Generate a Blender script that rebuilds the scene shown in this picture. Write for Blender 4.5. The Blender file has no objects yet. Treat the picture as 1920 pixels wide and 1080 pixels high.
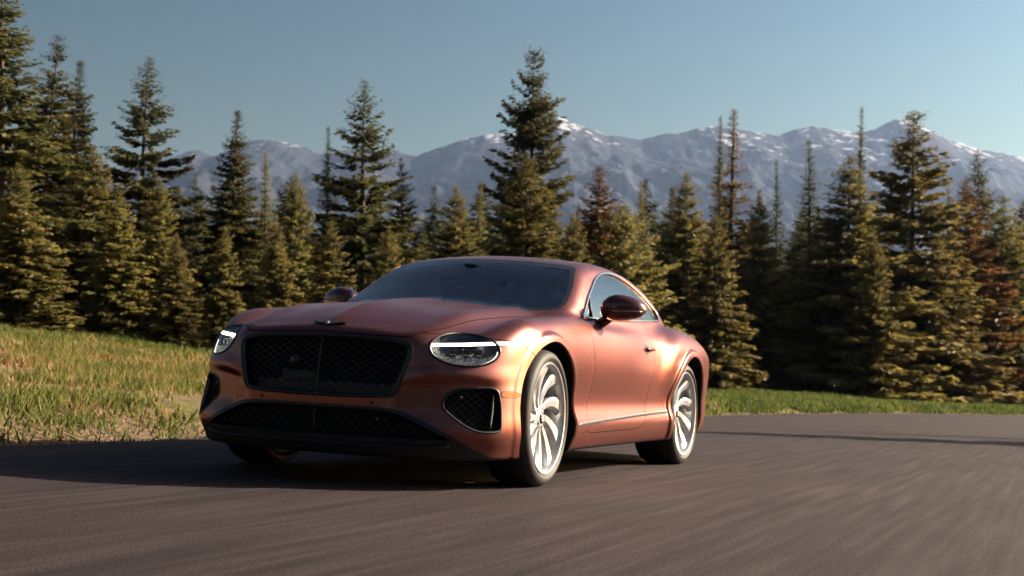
import bpy, bmesh, math, random
import numpy as np
from mathutils import Vector, Matrix
rad = math.radians
sc = bpy.context.scene
COL = sc.collection
random.seed(7); RNG = np.random.default_rng(7)

# ------------------------------------------------------------------ camera
CAM = np.array([7.04378, 3.64423, 0.62634]); YAW, PITCH, ROLL, FPX = 3.53669, 0.06045, 0.05186, 2559.83
def cam_axes():
    f = np.array([math.cos(YAW)*math.cos(PITCH), math.sin(YAW)*math.cos(PITCH), math.sin(PITCH)])
    r = np.array([math.sin(YAW), -math.cos(YAW), 0.0]); u = np.cross(r, f)
    c, s = math.cos(ROLL), math.sin(ROLL)
    return c*r+s*u, c*u-s*r, f
CR, CU, CF = cam_axes()
cd = bpy.data.cameras.new('camera'); cam = bpy.data.objects.new('camera', cd); COL.objects.link(cam)
cam.matrix_world = Matrix([[CR[0], CU[0], -CF[0], CAM[0]], [CR[1], CU[1], -CF[1], CAM[1]], [CR[2], CU[2], -CF[2], CAM[2]], [0, 0, 0, 1]])
cd.sensor_width = 36.0; cd.lens = FPX/1920*36; cd.clip_start = 0.05; cd.clip_end = 40000
sc.camera = cam
cd.dof.use_dof = True; cd.dof.focus_distance = 7.4; cd.dof.aperture_fstop = 4.0

# ------------------------------------------------------------------ sky, sun, exposure
SUN_AZ, SUN_EL = rad(133.0), rad(26.5)          # direction towards the sun, measured from +X towards +Y
w = bpy.data.worlds.new('World'); sc.world = w; w.use_nodes = True
nt = w.node_tree; bgn = nt.nodes['Background']
sky = nt.nodes.new('ShaderNodeTexSky'); sky.sky_type = 'NISHITA'; sky.sun_disc = False
sky.sun_elevation = SUN_EL; sky.sun_rotation = math.pi/2 - SUN_AZ
sky.altitude = 0; sky.air_density = 1.7; sky.dust_density = 1.9; sky.ozone_density = 2.1
mul = nt.nodes.new('ShaderNodeVectorMath'); mul.operation = 'SCALE'; mul.inputs['Scale'].default_value = 0.24        # clear, deep evening sky: more contrast
gam = nt.nodes.new('ShaderNodeGamma'); gam.inputs[1].default_value = 2.6
nt.links.new(sky.outputs[0], mul.inputs[0]); nt.links.new(mul.outputs[0], gam.inputs[0]); nt.links.new(gam.outputs[0], bgn.inputs[0]); bgn.inputs[1].default_value = 0.066
ld = bpy.data.lights.new('sun', 'SUN'); ld.energy = 5.0; ld.angle = rad(0.53); ld.color = (1.0, 0.87, 0.70)
sun = bpy.data.objects.new('sun', ld); COL.objects.link(sun)
sdir = Vector((math.cos(SUN_EL)*math.cos(SUN_AZ), math.cos(SUN_EL)*math.sin(SUN_AZ), math.sin(SUN_EL)))
sun.rotation_euler = sdir.to_track_quat('Z', 'Y').to_euler()
sc.view_settings.view_transform = 'Standard'; sc.view_settings.look = 'None'
sc.view_settings.exposure = 1.65; sc.view_settings.gamma = 1.0
sc.cycles.use_denoising = True
sc.cycles.max_bounces = 6; sc.cycles.diffuse_bounces = 2; sc.cycles.glossy_bounces = 4; sc.cycles.volume_bounces = 0; sc.cycles.transparent_max_bounces = 16
sc.cycles.sample_clamp_indirect = 6.0

# ------------------------------------------------------------------ helpers
def link(o, parent=None):
    COL.objects.link(o)
    if parent is not None: o.parent = parent
    return o
def tag(o, label=None, cat=None, group=None, kind=None):
    if label: o['label'] = label
    if cat: o['category'] = cat
    if group: o['group'] = group
    if kind: o['kind'] = kind
    return o
def empty(name, loc=(0, 0, 0), rot=(0, 0, 0)):
    o = bpy.data.objects.new(name, None); o.location = loc; o.rotation_euler = rot
    COL.objects.link(o); return o
def mesh_np(name, V, F, mat=None, parent=None, smooth=True, normals=None, mats=None, fm=None):
    """numpy mesh; F is (m,3) or (m,4) or a list of such arrays"""
    V = np.asarray(V, np.float32); Fs = F if isinstance(F, list) else [F]
    Fs = [np.asarray(f, np.int32) for f in Fs if len(f)]
    me = bpy.data.meshes.new(name)
    me.vertices.add(len(V)); me.vertices.foreach_set('co', V.ravel())
    nl = sum(f.size for f in Fs); nf = sum(len(f) for f in Fs)
    me.loops.add(nl); me.polygons.add(nf)
    me.loops.foreach_set('vertex_index', np.concatenate([f.ravel() for f in Fs]))
    st = []; tot = []; k = 0
    for f in Fs:
        n = f.shape[1]; st.append(k+np.arange(len(f))*n); tot.append(np.full(len(f), n)); k += f.size
    me.polygons.foreach_set('loop_start', np.concatenate(st).astype(np.int32))
    try: me.polygons.foreach_set('loop_total', np.concatenate(tot).astype(np.int32))
    except Exception: pass
    me.polygons.foreach_set('use_smooth', np.full(nf, smooth))
    if fm is not None: me.polygons.foreach_set('material_index', np.asarray(fm, np.int32))
    me.update(calc_edges=True); me.validate()
    if normals is not None and smooth:
        me.normals_split_custom_set_from_vertices(np.asarray(normals, np.float32))
    for m in (mats or ([mat] if mat else [])): me.materials.append(m)
    o = bpy.data.objects.new(name, me); return link(o, parent)
class MB:
    """collects simple shapes, builds one mesh object"""
    def __init__(s): s.V = []; s.F3 = []; s.F4 = []; s.n = 0
    def add(s, V, F):
        V = np.asarray(V, float); s.V.append(V)
        for f in F:
            f = [i+s.n for i in f]
            if len(f) == 3: s.F3.append(f)
            elif len(f) == 4: s.F4.append(f)
            else:
                for i in range(1, len(f)-1): s.F3.append([f[0], f[i], f[i+1]])
        s.n += len(V)
    def box(s, c, size, M=None, taper=1.0):
        x, y, z = [v/2 for v in size]
        V = np.array([[-x, -y, -z], [x, -y, -z], [x, y, -z], [-x, y, -z], [-x*taper, -y*taper, z], [x*taper, -y*taper, z], [x*taper, y*taper, z], [-x*taper, y*taper, z]])
        if M is not None: V = V @ np.asarray(M).T
        s.add(V+np.asarray(c), [(3, 2, 1, 0), (4, 5, 6, 7), (0, 1, 5, 4), (1, 2, 6, 5), (2, 3, 7, 6), (3, 0, 4, 7)])
    def tube(s, P, r, n=8, closed=False, caps=True, flat=1.0, up=None):
        P = np.asarray(P, float); m = len(P); r = np.broadcast_to(np.asarray(r, float), (m,))
        if closed: T = np.roll(P, -1, 0)-np.roll(P, 1, 0)
        else: T = np.gradient(P, axis=0)
        T /= np.linalg.norm(T, axis=1)[:, None]+1e-12
        ref = np.array([0, 0, 1.0]) if abs(T[0, 2]) < .9 else np.array([1.0, 0, 0])
        A = np.zeros_like(P); a = np.cross(ref, T[0])
        for i in range(m):
            if up is not None: a = np.cross(np.broadcast_to(up, (m, 3))[i], T[i])
            a = a-T[i]*(a@T[i]); a /= np.linalg.norm(a)+1e-12; A[i] = a
        B = np.cross(T, A); th = np.arange(n)*2*math.pi/n
        V = P[:, None]+r[:, None, None]*(np.cos(th)[None, :, None]*A[:, None]+flat*np.sin(th)[None, :, None]*B[:, None])
        F = []; k = m if closed else m-1
        for i in range(k):
            j = (i+1) % m
            for q in range(n): F.append((i*n+q, i*n+(q+1) % n, j*n+(q+1) % n, j*n+q))
        if caps and not closed: F.append(tuple(range(n))[::-1]); F.append(tuple((m-1)*n+q for q in range(n)))
        s.add(V.reshape(-1, 3), F)
    def lathe(s, prof, n=48, M=None, c=(0, 0, 0), close=False):
        """prof: (radius, height) pairs, axis = local Z"""
        prof = np.asarray(prof, float); m = len(prof); th = np.arange(n)*2*math.pi/n
        V = np.stack([prof[:, None, 0]*np.cos(th), prof[:, None, 0]*np.sin(th), np.broadcast_to(prof[:, None, 1], (m, n))], -1).reshape(-1, 3)
        if M is not None: V = V @ np.asarray(M).T
        F = []
        for i in range(m-1 if not close else m):
            j = (i+1) % m
            for q in range(n): F.append((i*n+q, i*n+(q+1) % n, j*n+(q+1) % n, j*n+q))
        s.add(V+np.asarray(c), F)
    def build(s, name, mat, parent=None, smooth=False, bevel=0, autos=None):
        Fs = []
        if s.F3: Fs.append(np.array(s.F3))
        if s.F4: Fs.append(np.array(s.F4))
        o = mesh_np(name, np.concatenate(s.V), Fs, mat, parent, smooth or autos is not None)
        if autos is not None:
            try: o.data.set_sharp_from_angle(angle=rad(autos))
            except Exception: pass
        if bevel:
            b = o.modifiers.new('bevel', 'BEVEL'); b.width = bevel; b.segments = 2; b.limit_method = 'ANGLE'
        return o
def spline(xs, ys, xq):
    """natural cubic spline"""
    xs = np.asarray(xs, float); ys = np.asarray(ys, float); o = np.argsort(xs); xs = xs[o]; ys = np.take(ys, o, 0)
    n = len(xs); h = np.diff(xs); A = np.zeros((n, n)); b = np.zeros((n,)+ys.shape[1:]); A[0, 0] = A[-1, -1] = 1
    for i in range(1, n-1):
        A[i, i-1] = h[i-1]; A[i, i] = 2*(h[i-1]+h[i]); A[i, i+1] = h[i]
        b[i] = 3*((ys[i+1]-ys[i])/h[i]-(ys[i]-ys[i-1])/h[i-1])
    c = np.linalg.solve(A, b); hh = h.reshape(-1, *([1]*(ys.ndim-1)))
    bb = np.diff(ys, axis=0)/hh-hh*(2*c[:-1]+c[1:])/3; dd = np.diff(c, axis=0)/(3*hh)
    xq = np.clip(xq, xs[0], xs[-1]); k = np.clip(np.searchsorted(xs, xq)-1, 0, n-2)
    t = (xq-xs[k]).reshape(-1, *([1]*(ys.ndim-1)))
    return ys[k]+bb[k]*t+c[k]*t**2+dd[k]*t**3
def cspline(P, n=160):
    """closed smooth curve through points"""
    P = np.asarray(P, float); k = len(P); Q = np.concatenate([P[-3:], P, P[:4]]); t = np.arange(len(Q))-3.0
    return spline(t, Q, np.arange(n)*k/n)
def rpoly(P, r, n=6):
    """polygon with rounded corners; r scalar or per corner"""
    P = np.asarray(P, float); k = len(P); out = []
    r = np.broadcast_to(np.asarray(r, float), (k,))
    for i in range(k):
        a, b, c = P[i-1], P[i], P[(i+1) % k]; u = a-b; v = c-b
        lu, lv = np.linalg.norm(u), np.linalg.norm(v); d = min(r[i], .49*lu, .49*lv)
        p0 = b+u/lu*d; p1 = b+v/lv*d
        for s_ in np.linspace(0, 1, n): out.append((1-s_)**2*p0+2*s_*(1-s_)*b+s_**2*p1)
    return np.array(out)
def sdist(Q, P):
    """signed distance of points Q to closed polygon P, negative inside"""
    lo_, hi_ = P.min(0)-.05, P.max(0)+.05; near = ((Q > lo_) & (Q < hi_)).all(1)
    if not near.all():
        out = np.full(len(Q), .05); out[near] = sdist(Q[near], P) if near.any() else .05; return out
    A = P; B = np.roll(P, -1, 0); out = np.empty(len(Q))
    for s0 in range(0, len(Q), 20000):
        q = Q[s0:s0+20000]; d = q[:, None]-A[None]; e = (B-A)[None]
        t = np.clip((d*e).sum(-1)/((e*e).sum(-1)+1e-15), 0, 1)
        dist = np.sqrt(((d-t[..., None]*e)**2).sum(-1).min(1))
        c1 = (A[None, :, 1] > q[:, None, 1]) != (B[None, :, 1] > q[:, None, 1])
        xi = A[None, :, 0]+(q[:, None, 1]-A[None, :, 1])*(B-A)[None, :, 0]/((B-A)[None, :, 1]+1e-15)
        ins = (c1 & (q[:, None, 0] < xi)).sum(1) % 2 == 1
        out[s0:s0+20000] = np.where(ins, -dist, dist)
    return out
def ldist(Q, P):
    """signed distance of points Q to an open polyline P (sign: left of travel is positive)"""
    A = P[:-1]; e = P[1:]-A; d = Q[:, None]-A[None]
    t = np.clip((d*e[None]).sum(-1)/((e*e).sum(-1)+1e-15)[None], 0, 1)
    v = d-t[..., None]*e[None]; dd = (v**2).sum(-1); k = dd.argmin(1); ar = np.arange(len(Q))
    cr = e[k, 0]*d[ar, k, 1]-e[k, 1]*d[ar, k, 0]
    return np.sqrt(dd[ar, k])*np.sign(cr+1e-12)
def sstep(a, b, x):
    t = np.clip((x-a)/(b-a), 0, 1); return t*t*(3-2*t)
def smax(a, b, k):
    h = np.clip(.5+.5*(a-b)/k, 0, 1); return b*(1-h)+a*h+k*h*(1-h)
def smin(a, b, k): return -smax(-a, -b, k)
def smoothline(P, n=60):
    P = np.asarray(P, float); t = np.concatenate([[0], np.cumsum(np.linalg.norm(np.diff(P, axis=0), axis=1))])
    return spline(t, P, np.linspace(0, t[-1], n))
# ------------------------------------------------------------------ car body as an implicit surface
class Grid:
    def __init__(s, a0, a1, b0, b1, d=.01):
        s.a0, s.b0, s.d = a0, b0, d
        s.a = np.arange(a0, a1+d/2, d); s.b = np.arange(b0, b1+d/2, d); s.Z = None
    def mesh(s): return np.meshgrid(s.a, s.b, indexing='ij')
    def table(s, xa, xb, T):
        T = np.asarray(T, float); t1 = spline(xa, T, s.a)              # (na, nb_table)
        s.Z = spline(xb, t1.T, s.b).T; return s
    def smooth(s, n=2):
        for _ in range(n):
            for ax in (0, 1):
                p = np.pad(s.Z, [(2, 2) if i == ax else (0, 0) for i in (0, 1)], mode='reflect', reflect_type='odd')
                sl = lambda k: p[k:k+s.Z.shape[0]] if ax == 0 else p[:, k:k+s.Z.shape[1]]
                s.Z = (sl(0)+4*sl(1)+6*sl(2)+4*sl(3)+sl(4))/16
        return s
    def __call__(s, a, b):
        a, b = np.broadcast_arrays(a, b); shp = a.shape; a = a.ravel(); b = b.ravel()
        u = np.clip((a-s.a0)/s.d, 1, len(s.a)-2.001); v = np.clip((b-s.b0)/s.d, 1, len(s.b)-2.001)
        i = u.astype(int); j = v.astype(int); u = u-i; v = v-j
        def wts(t): return ((1-t)**3/6, (3*t**3-6*t**2+4)/6, (-3*t**3+3*t**2+3*t+1)/6, t**3/6)
        wu, wv = wts(u), wts(v); out = 0; i2 = len(s.a)-1; j2 = len(s.b)-1
        for k in range(4):
            ii = np.minimum(i+k-1, i2)
            for l in range(4): out = out+wu[k]*wv[l]*s.Z[ii, np.minimum(j+l-1, j2)]
        return out.reshape(shp)
WB = -2.851                                   # rear axle
AC = [(0.0, .378), (WB, .378)]; AR = .422      # wheel arch centres (x,z), radius
# --- side half width W(x,z)
gW = Grid(-4.3, 1.1, .02, 1.2)
xs = [1.0, .8, .6, .4, .2, 0, -.4, -.8, -1.2, -1.6, -2.0, -2.4, -2.85, -3.2, -3.6, -3.9, -4.1]
ps = [.93, .953, .966, .974, .978, .978, .964, .952, .947, .947, .953, .966, .975, .958, .905, .84, .78]
zs = [.05, .15, .2, .25, .3, .34, .38, .43, .5, .58, .66, .74, .82, .9, .98, 1.06, 1.2]
pz = [-.11, -.055, -.028, -.008, .002, .004, -.010, -.027, -.026, -.012, -.001, -.001, -.012, -.04, -.09, -.17, -.36]
gW.table(xs, zs, np.add.outer(ps, pz))
X, Z = gW.mesh()
# the sculpted lower door fades out ahead of and behind the wheels
fade = 1-sstep(-.45, -.1, X)*1.0; fade = fade*(1-sstep(-2.35, -2.9, X))
low = np.interp(Z, zs, pz); lowflat = np.interp(Z, zs, [-.11, -.05, -.03, -.018, -.008, -.003, 0, .001, .002, .003, .002, -.003, -.015, -.042, -.09, -.17, -.36])
gW.Z = gW.Z+(lowflat-low)*(1-fade)
# rear haunch with a crisp front edge
xc = np.interp(Z, [.35, .5, .6, .7, .8, .88, .95, 1.05], [-2.20, -2.17, -2.14, -2.17, -2.24, -2.33, -2.46, -2.7])
hb = sstep(0, .24, xc-X)*np.interp(Z, [.3, .5, .65, .78, .88, .98, 1.1], [0, .004, .02, .034, .045, .06, .07])*sstep(-4.3, -3.5, X)
gW.Z = gW.Z+hb
wst = np.exp(-((X+2.02)/.32)**2)*np.interp(Z, [.5, .65, .8, .95, 1.1], [0, .013, .027, .036, .036])   # waist ahead of the haunch
gW.Z = gW.Z-wst
gW.smooth(2)
for cx, cz in AC:
    r = np.hypot(X-cx, Z-cz); gW.Z = gW.Z+.022*(1-sstep(.460, .478, r))
# --- top height H(x,y)
gH = Grid(-4.3, 1.1, -.3, 1.2)
xs = [1.05, .9, .8, .7, .6, .4, .2, 0, -.3, -.6, -1.0, -1.6, -2.2, -2.6, -2.9, -3.3, -3.6, -3.8, -3.95, -4.1]
ys = [-.3, -.15, 0, .15, .3, .45, .57, .66, .76, .85, .92, 1.0, 1.2]
hc = [.70, .775, .814, .858, .893, .946, .979, 1.0, 1.026, 1.04, 1.04, 1.03, 1.02, 1.01, 1.0, .985, .97, .955, .945, .90]
def row(c, d): return [c+v for v in d]
TH = []
for x_, c_ in zip(xs, hc):
    front = np.array([-.013, -.004, 0, -.004, -.013, -.027, -.044, -.097, -.100, -.109, -.142, -.20, -.38])
    midf = np.array([-.012, -.003, 0, -.003, -.012, -.024, -.036, -.104, -.080, -.058, -.084, -.145, -.32])
    cowl = np.array([-.011, -.003, 0, -.003, -.011, -.024, -.036, -.090, -.076, -.064, -.092, -.15, -.32])
    door = np.array([-.01, -.002, 0, -.002, -.01, -.02, -.036, -.050, -.066, -.090, -.113, -.16, -.32])
    hau = np.array([-.004, -.001, 0, -.001, -.004, -.002, .006, .012, .013, -.004, -.034, -.09, -.28])
    tail = np.array([-.004, -.001, 0, -.001, -.004, -.01, -.020, -.032, -.05, -.078, -.11, -.16, -.32])
    K = [(1.05, front), (.6, front), (.2, midf), (-.3, cowl), (-1.0, door), (-1.9, door), (-2.7, hau), (-3.2, hau), (-3.7, tail), (-4.1, tail)]
    kx = np.array([k[0] for k in K])[::-1]; kv = np.array([k[1] for k in K])[::-1]
    TH.append(c_+np.array([np.interp(x_, kx, kv[:, j]) for j in range(13)]))
gH.table(xs, ys, TH).smooth(2)
# --- front X(y,z)
gF = Grid(-.3, 1.2, .02, 1.2)
ys = [-.3, -.15, 0, .15, .3, .45, .55, .65, .72, .8, .86, .92, .97, 1.05, 1.2]
def plan(v): return [v[2], v[1]]+list(v)
r50 = [.876, .873, .866, .850, .830, .792, .752, .685, .615, .515, .38, .08, -.6]
r72 = [.852, .848, .838, .820, .792, .745, .696, .625, .555, .455, .31, -.02, -.7]
r30 = [.886, .883, .876, .860, .840, .804, .768, .712, .655, .575, .45, .15, -.5]
r18 = [.872, .868, .860, .842, .815, .770, .728, .66, .595, .50, .36, 0, -.6]
def mixr(a, b, t): return [p*(1-t)+q*t for p, q in zip(a, b)]
rows = [(.02, [v-.06 for v in r18]), (.12, [v-.02 for v in r18]), (.2, r18), (.26, mixr(r18, r30, .8)), (.33, r30), (.42, mixr(r30, r50, .6)), (.5, r50), (.6, mixr(r50, r72, .42)),
        (.72, r72), (.78, [v-.02 for v in r72]), (.86, [v-.06 for v in r72]), (1.0, [v-.15 for v in r72]), (1.2, [v-.3 for v in r72])]
gF.table(ys, [q[0] for q in rows], np.array([plan(q[1]) for q in rows]).T).smooth(3)
YF, ZF = gF.mesh()
# fold above the corner intakes: the surface under it is set back
zf = np.interp(YF, [.3, .5, .6, .75, .9, 1.0], [.50, .545, .565, .575, .57, .56])
gF.Z = gF.Z-.034*sstep(.40, .58, YF)*(1-sstep(.82, .93, YF))*sstep(0, .024, zf-ZF)*sstep(.28, .42, ZF)
gF.Z = gF.Z+.012*sstep(.45, .62, YF)*(1-sstep(.90, .99, YF))*np.exp(-((ZF-zf-.03)/.035)**2)
gF.smooth(1)
# --- greenhouse top G(x,y) and half width WG(x,z)
gG = Grid(-4.4, .6, -.3, 1.0)
rx = [.6, .2, -.1, -.36, -.5, -.7, -.9, -1.1, -1.25, -1.4, -1.6, -1.85, -2.1, -2.4, -2.7, -3.0, -3.3, -3.6, -3.85, -4.1, -4.5]
rz = [.46, .68, .845, .985, 1.058, 1.155, 1.255, 1.336, 1.372, 1.394, 1.409, 1.413, 1.406, 1.381, 1.330, 1.255, 1.155, 1.045, .955, .86, .7]
XG, YG = gG.mesh()
ks = np.interp(XG, [-2.6, -1.7, -1.1, -.5], [-.10, 0.0, .30, .42])
q = XG+ks*YG**2
gG.Z = spline(rx, rz, q.ravel()).reshape(q.shape)-np.interp(XG, [-3.6, -2.8, -1.5, -.9, -.4], [.12, .12, .115, .09, .04])*YG**2
gG.smooth(3)
gWG = Grid(-4.4, .6, .7, 1.5)
bx = [.6, .0, -.4, -.7, -1.0, -1.4, -1.8, -2.2, -2.6, -3.0, -3.4, -3.8, -4.4]
bw = [.60, .70, .765, .805, .832, .85, .855, .845, .812, .745, .64, .50, .28]
bz = [.7, .9, 1.0, 1.1, 1.2, 1.3, 1.4, 1.5]
tz = [.06, .018, -.018, -.064, -.118, -.182, -.26, -.36]
gWG.table(bx, bz, np.add.outer(bw, tz)).smooth(2)

def body_parts(x, y, z):
    ya = np.abs(y)
    return (ya-gW(x, z), z-gH(x, ya), x-gF(ya, z), z-gG(x, ya), ya-gWG(x, z))
def combine(x, y, z, side, top, front, gt, gs):
    ya = np.abs(y)
    top = top+.19*(.10*np.tanh(np.sqrt(ya**2+.003**2)/.10)-.05)*sstep(.84, .68, x)*sstep(-.7, -.3, x)            # hood centre crease
    kt = .045+.05*sstep(-1.8, -2.4, x)+.02*sstep(-.2, .2, x)*sstep(.4, .8, ya)
    a = smax(side, top, kt)
    kf = .035+.10*sstep(.45, .72, ya)*sstep(.45, .62, z)+.03*sstep(.45, .7, ya)
    a = smax(a, front, kf)
    rear = -4.015+.10*ya**2*1.2+.10*(z-.62)**2*1.5-x+.0
    a = smax(a, rear, .10)
    zb = np.interp(x, [-4.1, -3.5, -2.4, -.4, .3, .9], [.26, .22, .185, .175, .165, .150])
    a = smax(a, zb-z, .03)
    g = smax(gt, gs, .055)
    g = smax(g, .80-z, .02)
    return smin(a, g, .035)
def body(P):
    x, y, z = P[:, 0], P[:, 1], P[:, 2]
    return combine(x, y, z, *body_parts(x, y, z))
def grad(P, h=1.5e-3):
    g = np.empty_like(P)
    for i in range(3):
        d = np.zeros(3); d[i] = h; g[:, i] = (body(P+d)-body(P-d))/(2*h)
    return g
def normals(P):
    g = grad(P); return g/(np.linalg.norm(g, axis=1)[:, None]+1e-12)
def project(P, it=3):
    for _ in range(it):
        g = grad(P); P = P-(body(P)/((g*g).sum(1)+1e-9))[:, None]*g*.9
    return P
def cast(axis, A, B, lo, hi):
    """surface point along one axis: the outermost root from hi towards lo"""
    A = np.atleast_1d(np.asarray(A, float)); B = np.atleast_1d(np.asarray(B, float)); n = len(A)
    def mk(t):
        P = np.empty((n, 3)); o = [i for i in range(3) if i != axis]; P[:, axis] = t; P[:, o[0]] = A; P[:, o[1]] = B; return P
    ts = np.linspace(hi, lo, 50); prev = np.full(n, hi); res = np.full(n, np.nan); done = np.zeros(n, bool); last = body(mk(prev))
    a = np.full(n, lo); b = np.full(n, hi)
    for t in ts[1:]:
        v = body(mk(np.full(n, t))); hit = (~done) & (v < 0); a[hit] = t; b[hit] = prev[hit]; done |= hit; prev = np.full(n, t)
    for _ in range(16):
        m = (a+b)/2; v = body(mk(m)); neg = v < 0; a = np.where(neg, m, a); b = np.where(neg, b, m)
    return mk((a+b)/2)
def cast_dir(P0, d, lo=-.25, hi=.25):
    """first surface point met along -d, starting at P0+d*hi"""
    n = len(P0); a = np.full(n, lo); b = np.full(n, hi); done = np.zeros(n, bool); prev = hi
    for t in np.linspace(hi, lo, 50)[1:]:
        v = body(P0+d*t); hit = (~done) & (v < 0); a[hit] = t; b[hit] = prev; done |= hit; prev = t
    for _ in range(16):
        m = (a+b)/2; neg = body(P0+d*m[:, None]) < 0; a = np.where(neg, m, a); b = np.where(neg, b, m)
    return P0+d*((a+b)/2)[:, None]
def on_side(x, z): return cast(1, x, z, .2, 1.2)       # coordinates (x,z)
def on_front(y, z): return cast(0, y, z, -.5, 1.1)     # (y,z)
def on_top(x, y): return cast(2, x, y, .3, 1.6)        # (x,y)
def surface_nets(d=.0125):
    xs = np.arange(-4.14, .98, d); ys = np.arange(-.03, 1.06, d); zs = np.arange(.10, 1.45, d)
    X, Y, Z_ = xs[:, None, None], np.abs(ys)[None, :, None], zs[None, None, :]
    def lift(g, u, v, ax):
        G2 = g(*np.meshgrid(u, v, indexing='ij')); return np.expand_dims(G2, ax)
    ya = np.abs(ys)
    side = Y-lift(gW, xs, zs, 1); top = Z_-lift(gH, xs, ya, 2); front = X-lift(gF, ya, zs, 0)
    gt = Z_-lift(gG, xs, ya, 2); gs = Y-lift(gWG, xs, zs, 1)
    Fv = combine(X, Y, Z_, side, top, front, gt, gs)
    s_ = Fv < 0
    c = sum(s_[i:s_.shape[0]-1+i, j:s_.shape[1]-1+j, k:s_.shape[2]-1+k].astype(np.int8) for i in (0, 1) for j in (0, 1) for k in (0, 1))
    act = (c > 0) & (c < 8); idx = np.full(act.shape, -1, np.int64); I = np.argwhere(act); idx[act] = np.arange(len(I))
    P = np.stack([xs[I[:, 0]], ys[I[:, 1]], zs[I[:, 2]]], -1)+d/2
    Fc = []
    for ax in range(3):
        a, b = [k for k in range(3) if k != ax]
        sl0 = [slice(None)]*3; sl1 = [slice(None)]*3; sl0[ax] = slice(0, -1); sl1[ax] = slice(1, None)
        e = s_[tuple(sl0)] != s_[tuple(sl1)]; E = np.argwhere(e); inside = s_[tuple(sl0)][e]
        ok = (E[:, a] > 0) & (E[:, b] > 0)
        for k in range(3): ok &= E[:, k] < np.array(act.shape)[k]
        E = E[ok]; inside = inside[ok]
        def cell(da, db):
            Q = E.copy(); Q[:, a] -= da; Q[:, b] -= db; return idx[Q[:, 0], Q[:, 1], Q[:, 2]]
        q = np.stack([cell(1, 1), cell(0, 1), cell(0, 0), cell(1, 0)], 1)
        flip = inside if ax != 1 else ~inside
        q[~flip] = q[~flip][:, ::-1]; Fc.append(q)
    Q = np.concatenate(Fc); Q = Q[(Q >= 0).all(1)]
    # relax towards the surface with light smoothing
    P = project(P, 2)
    nb = np.zeros_like(P); cnt = np.zeros(len(P))
    for i, j in ((0, 1), (1, 2), (2, 3), (3, 0)):
        np.add.at(nb, Q[:, i], P[Q[:, j]]); np.add.at(cnt, Q[:, i], 1); np.add.at(nb, Q[:, j], P[Q[:, i]]); np.add.at(cnt, Q[:, j], 1)
    P = P*.4+.6*nb/np.maximum(cnt, 1)[:, None]
    P = project(P, 3)
    T = np.concatenate([Q[:, [0, 1, 2]], Q[:, [0, 2, 3]]])
    return P, T
def cut(V, T, L, fval, mask=None):
    """split triangles where fval (per vertex) changes sign; returns V,T,L"""
    fval = np.where(np.abs(fval) < 1e-6, 1e-6, fval); s_ = fval > 0
    st = s_[T]; mixed = (st.any(1)) & (~st.all(1))
    if mask is not None: mixed &= mask
    Tm = T[mixed]; Lm = L[mixed]; keepT = T[~mixed]; keepL = L[~mixed]
    if len(Tm) == 0: return V, T, L
    sm = s_[Tm]; pos = sm.sum(1); lone = np.where(pos[:, None] == 1, sm, ~sm).argmax(1)
    ar = np.arange(len(Tm)); a = Tm[ar, lone]; b = Tm[ar, (lone+1) % 3]; c = Tm[ar, (lone+2) % 3]
    def mid(p, q):
        lo = np.minimum(p, q); hi = np.maximum(p, q); return lo*np.int64(len(V))+hi
    k1 = mid(a, b); k2 = mid(a, c); u, inv = np.unique(np.concatenate([k1, k2]), return_inverse=True)
    lo = u//len(V); hi = u % len(V); t = fval[lo]/(fval[lo]-fval[hi]); t = np.clip(t, .02, .98)
    NV = V[lo]+(V[hi]-V[lo])*t[:, None]; i1 = inv[:len(a)]+len(V); i2 = inv[len(a):]+len(V)
    T2 = np.concatenate([keepT, np.stack([a, i1, i2], 1), np.stack([i1, b, c], 1), np.stack([i1, c, i2], 1)])
    return np.concatenate([V, NV]), T2, np.concatenate([keepL, Lm, Lm, Lm])
# ------------------------------------------------------------------ materials
def newmat(name):
    m = bpy.data.materials.new(name); m.use_nodes = True; nt = m.node_tree
    return m, nt, nt.nodes['Principled BSDF']
def N(nt, t, **kw):
    n = nt.nodes.new(t)
    for k, v in kw.items():
        if k.startswith('i_'):
            key = k[2:]; n.inputs[int(key) if key.isdigit() else key].default_value = v
        else: setattr(n, k, v)
    return n
def plain(name, col, rough=.5, metal=0.0, spec=.5, coat=0.0, noise=0.0, nscale=40, bump=0.0, edge=None):
    m, nt, b = newmat(name)
    b.inputs['Base Color'].default_value = (*col, 1); b.inputs['Roughness'].default_value = rough
    b.inputs['Metallic'].default_value = metal; b.inputs['Specular IOR Level'].default_value = spec
    b.inputs['Coat Weight'].default_value = coat; b.inputs['Coat Roughness'].default_value = .08
    if edge: b.inputs['Specular Tint'].default_value = (*edge, 1)
    if noise or bump:
        tc = N(nt, 'ShaderNodeTexCoord'); nz = N(nt, 'ShaderNodeTexNoise'); nz.inputs['Scale'].default_value = nscale; nz.inputs['Detail'].default_value = 6
        nt.links.new(tc.outputs['Object'], nz.inputs['Vector'])
        if noise:
            mx = N(nt, 'ShaderNodeMix', data_type='RGBA'); mx.inputs[6].default_value = (*[c*(1-noise) for c in col], 1); mx.inputs[7].default_value = (*[min(1, c*(1+noise)) for c in col], 1)
            nt.links.new(nz.outputs['Fac'], mx.inputs[0]); nt.links.new(mx.outputs[2], b.inputs['Base Color'])
        if bump:
            bp_ = N(nt, 'ShaderNodeBump'); bp_.inputs['Strength'].default_value = bump; bp_.inputs['Distance'].default_value = .01
            nt.links.new(nz.outputs['Fac'], bp_.inputs['Height']); nt.links.new(bp_.outputs[0], b.inputs['Normal'])
    return m
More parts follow.
